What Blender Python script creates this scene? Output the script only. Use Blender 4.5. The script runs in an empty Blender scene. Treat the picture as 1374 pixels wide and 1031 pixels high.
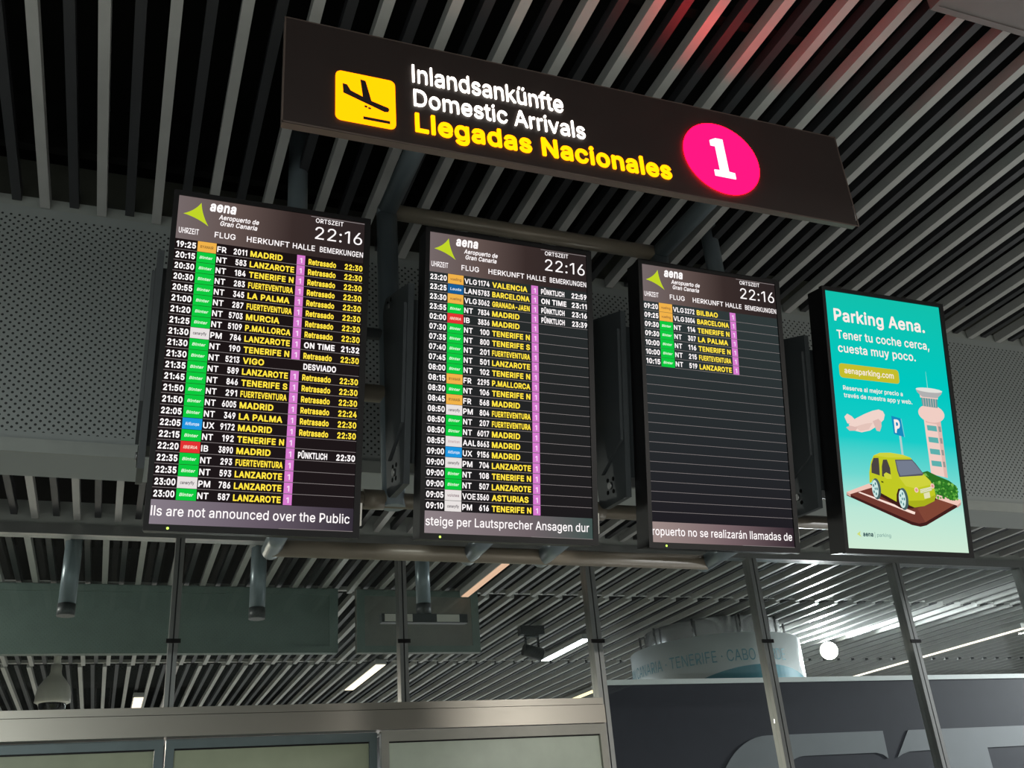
import bpy, bmesh, math, random
from mathutils import Matrix, Vector
import numpy as np

C = bpy.context.scene.collection
SC = bpy.context.scene
EYE = 1.6                                   # camera height; heights below are written relative to it

# ------------------------------------------------------------------ camera
FPX, YAW, PITCH, ROLL, TILT = 1317.85, -0.39999639, 0.44916537, 0.08318647, 0.1989793
def cam_rot():
    B = np.array([[1, 0, 0], [0, 0, 1], [0, -1, 0]], float)
    c, s = math.cos(PITCH), math.sin(PITCH); Rx = np.array([[1, 0, 0], [0, c, -s], [0, s, c]])
    c, s = math.cos(YAW), math.sin(YAW);     Rz = np.array([[c, -s, 0], [s, c, 0], [0, 0, 1]])
    c, s = math.cos(ROLL), math.sin(ROLL);   Rr = np.array([[c, -s, 0], [s, c, 0], [0, 0, 1]])
    return Rz @ Rx @ B @ Rr @ np.diag([1., -1., -1.])
cd = bpy.data.cameras.new('camera'); cam = bpy.data.objects.new('camera', cd); C.objects.link(cam)
cd.sensor_width = 36; cd.sensor_fit = 'HORIZONTAL'; cd.lens = FPX / 1374 * 36; cd.clip_start = 0.05; cd.clip_end = 200
M4 = Matrix(cam_rot().tolist()).to_4x4(); M4.translation = (0, 0, EYE); cam.matrix_world = M4
SC.camera = cam
SC.view_settings.view_transform = 'Standard'; SC.view_settings.look = 'None'
SC.view_settings.exposure = 0; SC.view_settings.gamma = 1

# ------------------------------------------------------------------ world light and unseen lamps, mostly added fill
w = bpy.data.worlds.new('World'); SC.world = w; w.use_nodes = True
w.node_tree.nodes['Background'].inputs[0].default_value = (0.9, 1.0, 1.0, 1)
w.node_tree.nodes['Background'].inputs[1].default_value = 0.07
def area(name, loc, sx, sy, power, col, rot=(0, 0, 0)):
    l = bpy.data.lights.new(name, 'AREA'); l.shape = 'RECTANGLE'; l.size = sx; l.size_y = sy; l.energy = power; l.color = col
    o = bpy.data.objects.new(name, l); o.location = (loc[0], loc[1], loc[2] + EYE); o.rotation_euler = rot; C.objects.link(o); return o
area('unseen_hall_lamp', (5.0, -3.0, 2.06), 1.6, 0.5, 700, (1, .96, .9))  # unseen lamp, placed by its highlight on the steel header
area('unseen_hall_lamp', (-3.4, -5.0, 2.25), 2.5, 0.8, 1000, (.93, 1, .98))  # unseen lamp added to raise the overall brightness of the hall
area('unseen_hall_lamp', (13.0, 2.0, 2.3), 2.5, 0.8, 900, (.96, .98, 1))  # unseen lamp added to light hoarding and kiosk through the glass
area('passage_fill', (13.0, 6.6, 1.9), 1.2, 0.3, 700, (.95, .98, 1), (.25, 1.1, 0))  # invented fill out of view at right, brightens the hoarding and kiosk
area('passage_fill', (-2.6, 6.8, 1.9), 1.0, 0.3, 120, (1, .97, .9), (0, -.6, 0))  # added fill out of view at left, for the hanging boards
area('arrivals_fill', (5.0, 14.5, 1.8), 9.0, 0.4, 700, (.95, .97, 1))  # added fill hidden by the header, brightens the space beyond the glass
area('arrivals_fill', (-1.0, 12.5, 1.5), 2.0, 0.4, 350, (1, .9, .75))  # second hidden fill added beyond the glass, at the left

# ------------------------------------------------------------------ materials
def lin(c):
    return tuple((v / 255 / 12.92 if v / 255 <= .04045 else ((v / 255 + .055) / 1.055) ** 2.4) for v in c)
def new_mat(n):
    m = bpy.data.materials.new(n); m.use_nodes = True; return m, m.node_tree.nodes, m.node_tree.links, m.node_tree.nodes['Principled BSDF']
def paint(n, col, rough=.5, metal=0, var=.06, scale=8, spec=.5):
    """paint or metal with a faint procedural unevenness"""
    m, N, L, b = new_mat(n)
    t = N.new('ShaderNodeTexNoise'); t.inputs['Scale'].default_value = scale; t.inputs['Detail'].default_value = 4
    tc = N.new('ShaderNodeTexCoord'); L.new(tc.outputs['Object'], t.inputs['Vector'])
    r = N.new('ShaderNodeValToRGB'); c = lin(col)
    r.color_ramp.elements[0].position = .3; r.color_ramp.elements[1].position = .7
    r.color_ramp.elements[0].color = tuple(v * (1 - var) for v in c) + (1,); r.color_ramp.elements[1].color = tuple(min(1, v * (1 + var)) for v in c) + (1,)
    L.new(t.outputs['Fac'], r.inputs['Fac']); L.new(r.outputs['Color'], b.inputs['Base Color'])
    b.inputs['Roughness'].default_value = rough; b.inputs['Metallic'].default_value = metal; b.inputs['Specular IOR Level'].default_value = spec
    return m
_em = {}
def emit(col, k=1.0):
    """a lit colour of a display or lamp (sRGB)"""
    key = (tuple(col), k)
    if key in _em: return _em[key]
    m = bpy.data.materials.new('lit_%d_%d_%d' % tuple(col)); m.use_nodes = True; N = m.node_tree.nodes; L = m.node_tree.links; N.clear()
    e = N.new('ShaderNodeEmission'); e.inputs[0].default_value = lin(col) + (1,); e.inputs[1].default_value = k
    o = N.new('ShaderNodeOutputMaterial'); L.new(e.outputs[0], o.inputs[0]); _em[key] = m; return m
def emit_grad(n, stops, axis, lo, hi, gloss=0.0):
    """emissive gradient along a local axis (0 x, 1 y) of the screen"""
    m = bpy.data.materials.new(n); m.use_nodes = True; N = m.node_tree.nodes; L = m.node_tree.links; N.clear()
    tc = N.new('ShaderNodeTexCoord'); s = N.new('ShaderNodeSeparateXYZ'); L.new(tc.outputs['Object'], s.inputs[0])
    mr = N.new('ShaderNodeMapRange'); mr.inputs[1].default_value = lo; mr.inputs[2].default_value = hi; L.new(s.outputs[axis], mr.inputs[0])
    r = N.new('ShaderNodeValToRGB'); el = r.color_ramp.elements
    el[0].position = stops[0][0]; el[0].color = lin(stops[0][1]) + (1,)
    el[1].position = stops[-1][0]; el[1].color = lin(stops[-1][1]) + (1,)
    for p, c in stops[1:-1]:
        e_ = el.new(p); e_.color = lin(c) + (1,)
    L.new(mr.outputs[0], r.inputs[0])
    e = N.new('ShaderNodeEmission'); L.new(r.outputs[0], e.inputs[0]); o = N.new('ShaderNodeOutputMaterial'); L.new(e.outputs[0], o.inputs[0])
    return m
def perforated(n, col, hole, px, py, rad):
    """sheet metal punched with a staggered pattern of small round holes; object x / z are in metres"""
    m, N, L, b = new_mat(n)
    tc = N.new('ShaderNodeTexCoord'); s = N.new('ShaderNodeSeparateXYZ'); L.new(tc.outputs['Object'], s.inputs[0])
    def mth(op, a, bb=None):
        q = N.new('ShaderNodeMath'); q.operation = op
        for i, v in enumerate((a, bb)):
            if v is None: continue
            if isinstance(v, (int, float)): q.inputs[i].default_value = v
            else: L.new(v, q.inputs[i])
        return q.outputs[0]
    def lattice(ox, oz):
        u = mth('ADD', mth('DIVIDE', s.outputs[0], px), ox + 1000); v = mth('ADD', mth('DIVIDE', s.outputs[2], py), oz + 1000)
        du = mth('MULTIPLY', mth('SUBTRACT', mth('FRACT', u), .5), px); dv = mth('MULTIPLY', mth('SUBTRACT', mth('FRACT', v), .5), py)
        return mth('SQRT', mth('ADD', mth('MULTIPLY', du, du), mth('MULTIPLY', dv, dv)))
    d = mth('MINIMUM', lattice(0, 0), lattice(.5, .5))
    k = mth('LESS_THAN', d, rad)
    k2 = mth('MULTIPLY', k, mth('MULTIPLY', mth('GREATER_THAN', s.outputs[2], 0.075), mth('LESS_THAN', s.outputs[2], 1.0)))
    mx = N.new('ShaderNodeMix'); mx.data_type = 'RGBA'
    mx.inputs['A'].default_value = lin(col) + (1,); mx.inputs['B'].default_value = lin(hole) + (1,)
    L.new(k2, mx.inputs['Factor']); L.new(mx.outputs['Result'], b.inputs['Base Color']); b.inputs['Roughness'].default_value = .55
    return m
def glass(n, tint=(.93, .96, .95)):
    m = bpy.data.materials.new(n); m.use_nodes = True; N = m.node_tree.nodes; L = m.node_tree.links; N.clear()
    t = N.new('ShaderNodeBsdfTransparent'); t.inputs[0].default_value = tint + (1,)
    g = N.new('ShaderNodeBsdfGlossy'); g.inputs['Roughness'].default_value = .015; g.inputs[0].default_value = (1, 1, 1, 1)
    lw = N.new('ShaderNodeLayerWeight'); lw.inputs[0].default_value = .5
    pw = N.new('ShaderNodeMath'); pw.operation = 'POWER'; L.new(lw.outputs['Facing'], pw.inputs[0]); pw.inputs[1].default_value = 5
    f = N.new('ShaderNodeMath'); f.operation = 'MULTIPLY_ADD'; L.new(pw.outputs[0], f.inputs[0]); f.inputs[1].default_value = .6; f.inputs[2].default_value = .03
    mx = N.new('ShaderNodeMixShader'); L.new(f.outputs[0], mx.inputs[0]); L.new(t.outputs[0], mx.inputs[1]); L.new(g.outputs[0], mx.inputs[2])
    o = N.new('ShaderNodeOutputMaterial'); L.new(mx.outputs[0], o.inputs[0]); return m
def brushed(n, col, rough=.3, ax=(1, 60, 60)):
    m, N, L, b = new_mat(n); b.inputs['Metallic'].default_value = .9; b.inputs['Base Color'].default_value = lin(col) + (1,)
    tc = N.new('ShaderNodeTexCoord'); mp = N.new('ShaderNodeMapping'); mp.inputs['Scale'].default_value = ax
    t = N.new('ShaderNodeTexNoise'); t.inputs['Scale'].default_value = 6; L.new(tc.outputs['Object'], mp.inputs[0]); L.new(mp.outputs[0], t.inputs['Vector'])
    mr = N.new('ShaderNodeMapRange'); mr.inputs[3].default_value = rough - .08; mr.inputs[4].default_value = rough + .1
    L.new(t.outputs['Fac'], mr.inputs[0]); L.new(mr.outputs[0], b.inputs['Roughness']); return m

SLAT_L = paint('slat_light_grey', (168, 169, 166), .35, 0, .05)
SLAT_D = paint('slat_dark_grey', (46, 47, 50), .45, 0, .05)
VOID = paint('void_black', (14, 15, 14), .9, 0, .2, 2, .1)
BEAM = paint('void_beam_olive', (70, 72, 64), .8, 0, .1)
PERF = perforated('perforated_metal', (150, 156, 154), (34, 38, 38), .0300, .0300, .0048)
LEDGE = paint('ledge_grey', (150, 155, 150), .6)
BLACKP = paint('black_plastic', (17, 16, 17), .45, 0, .1, 8, .3)
BRACK = paint('bracket_dark_grey', (64, 68, 70), .45, 0, .1)
BOLT = brushed('bolt_steel', (150, 150, 150), .35, (1, 1, 1))
TUBE = paint('tube_grey_paint', (120, 132, 138), .3, .2, .05)
RAILM = paint('rail_grey_paint', (128, 120, 106), .35, .2, .05)
SIGNB = paint('sign_dark_brown', (50, 41, 39), .5, 0, .06)
SIGNE = paint('sign_trim_brown', (98, 86, 80), .45, 0, .05)
STEEL = brushed('brushed_steel', (170, 165, 155), .33)
MULL = brushed('mullion_aluminium', (150, 152, 150), .38, (60, 60, 1))
DFRAME = paint('door_frame_blue_grey', (110, 124, 126), .4, .3)
DFRAME2 = paint('door_frame_pale', (176, 174, 164), .4, .2)
FROST = paint('frosted_glass', (172, 180, 152), .35, 0, .05)
FROST2 = paint('frosted_glass_pale', (214, 224, 206), .35, 0, .05)
GLASS = glass('window_glass')
PANEL = paint('panel_grey_green', (92, 108, 103), .5, 0, .06)
PANEL2 = paint('panel_grey', (106, 108, 103), .5, 0, .06)
WHITE = paint('white_plastic', (214, 212, 204), .4, 0, .03)
SMOKE = paint('smoked_dome', (20, 18, 18), .08, 0, .05)
HOARD = paint('hoarding_dark_slate', (50, 50, 60), .6, 0, .06, 8, .2)
HOARDW = paint('hoarding_white_edge', (226, 230, 230), .5, 0, .02)
HOARDL = paint('hoarding_grey_letter', (112, 115, 121), .55, 0, .03)
KIOSK = paint('kiosk_white', (206, 212, 212), .45, 0, .03)
KTXT = paint('kiosk_blue_letter', (92, 146, 160), .5, 0, .03)
KTEAL = paint('kiosk_teal', (50, 134, 152), .5, 0, .03)
CHROME = brushed('kiosk_metal', (190, 190, 190), .2, (1, 1, 20))
FLOORM = paint('floor_tile', (150, 149, 146), .35, 0, .08, 1.5)
WALLM = paint('wall_grey', (90, 92, 92), .7)
FIXT = paint('fixture_translucent_grey', (104, 98, 96), .4)

# ------------------------------------------------------------------ mesh helpers
class G:
    """collects polygons with materials and links them as ONE mesh object"""
    def __init__(s): s.v = []; s.f = []; s.m = []; s.mats = []; s.sm = []
    def mi(s, m):
        if m not in s.mats: s.mats.append(m)
        return s.mats.index(m)
    def add(s, vs, fs, m, smooth=False):
        o = len(s.v); s.v += [tuple(p) for p in vs]; k = s.mi(m)
        for f in fs: s.f.append([o + i for i in f]); s.m.append(k); s.sm.append(smooth)
    def box(s, x0, x1, y0, y1, z0, z1, m):
        s.add([(x, y, z) for x in (x0, x1) for y in (y0, y1) for z in (z0, z1)],
              [(0, 1, 3, 2), (4, 6, 7, 5), (0, 4, 5, 1), (2, 3, 7, 6), (0, 2, 6, 4), (1, 5, 7, 3)], m)
    def tube(s, a, b, r, m, n=20, r2=None, caps=True):
        a = Vector(a); b = Vector(b); d = (b - a).normalized(); r2 = r if r2 is None else r2
        u = d.orthogonal().normalized(); w_ = d.cross(u)
        vs = []
        for p, rr in ((a, r), (b, r2)):
            for i in range(n):
                t = 2 * math.pi * i / n; vs.append(p + rr * (math.cos(t) * u + math.sin(t) * w_))
        s.add(vs, [(i, (i + 1) % n, n + (i + 1) % n, n + i) for i in range(n)], m, True)
        if caps: s.add(vs, [tuple(range(n))[::-1], tuple(range(n, 2 * n))], m)
    def lathe(s, prof, m, c=(0, 0, 0), n=32, smooth=True):
        vs = []
        for r, z in prof:
            for i in range(n):
                t = 2 * math.pi * i / n; vs.append((c[0] + r * math.cos(t), c[1] + r * math.sin(t), c[2] + z))
        fs = [(j * n + i, j * n + (i + 1) % n, (j + 1) * n + (i + 1) % n, (j + 1) * n + i) for j in range(len(prof) - 1) for i in range(n)]
        s.add(vs, fs, m, smooth)
    def ball(s, c, r, m, n=16):
        s.lathe([(max(1e-4, r * math.sin(math.pi * i / n)), -r * math.cos(math.pi * i / n)) for i in range(n + 1)], m, c, 20)
    def poly(s, pts, m, z=0.0):
        s.add([(p[0], p[1], z) for p in pts], [tuple(range(len(pts)))], m)
    def prism(s, pts, z0, z1, m, side=None):
        """outline in x,y raised from z0 to z1"""
        n = len(pts); vs = [(p[0], p[1], z0) for p in pts] + [(p[0], p[1], z1) for p in pts]
        s.add(vs, [tuple(range(n, 2 * n)), tuple(range(n))[::-1]], m)
        s.add(vs, [(i, (i + 1) % n, n + (i + 1) % n, n + i) for i in range(n)], side or m)
    def prism_x(s, pts, x0, x1, m):
        """outline in y,z extruded along x"""
        n = len(pts); vs = [(x0, p[0], p[1]) for p in pts] + [(x1, p[0], p[1]) for p in pts]
        s.add(vs, [tuple(range(n))[::-1], tuple(range(n, 2 * n))] + [(i, (i + 1) % n, n + (i + 1) % n, n + i) for i in range(n)], m)
    def build(s, name, parent=None, loc=None, fix=True):
        me = bpy.data.meshes.new(name); me.from_pydata(s.v, [], s.f)
        for m in s.mats: me.materials.append(m)
        me.polygons.foreach_set('material_index', s.m); me.polygons.foreach_set('use_smooth', s.sm)
        if fix:
            bm = bmesh.new(); bm.from_mesh(me); bmesh.ops.remove_doubles(bm, verts=bm.verts, dist=1e-6)
            bmesh.ops.recalc_face_normals(bm, faces=bm.faces); bm.to_mesh(me); bm.free()
        me.update()
        o = bpy.data.objects.new(name, me); C.objects.link(o)
        if parent is not None: o.parent = parent
        if loc is not None: o.location = loc
        return o
def shift(o, loc): o.location = loc; return o
def thing(name, label, cat, loc=(0, 0, 0), group=None):
    o = bpy.data.objects.new(name, None); C.objects.link(o); o.location = loc; o.empty_display_size = .1
    return tag(o, label, cat, group)
def tag(o, label, cat, group=None, kind=None):
    o['label'] = label; o['category'] = cat
    if group: o['group'] = group
    if kind: o['kind'] = kind
    return o
def struct(o, label, cat):
    o['kind'] = 'structure'; o['label'] = label; o['category'] = cat; return o

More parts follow.
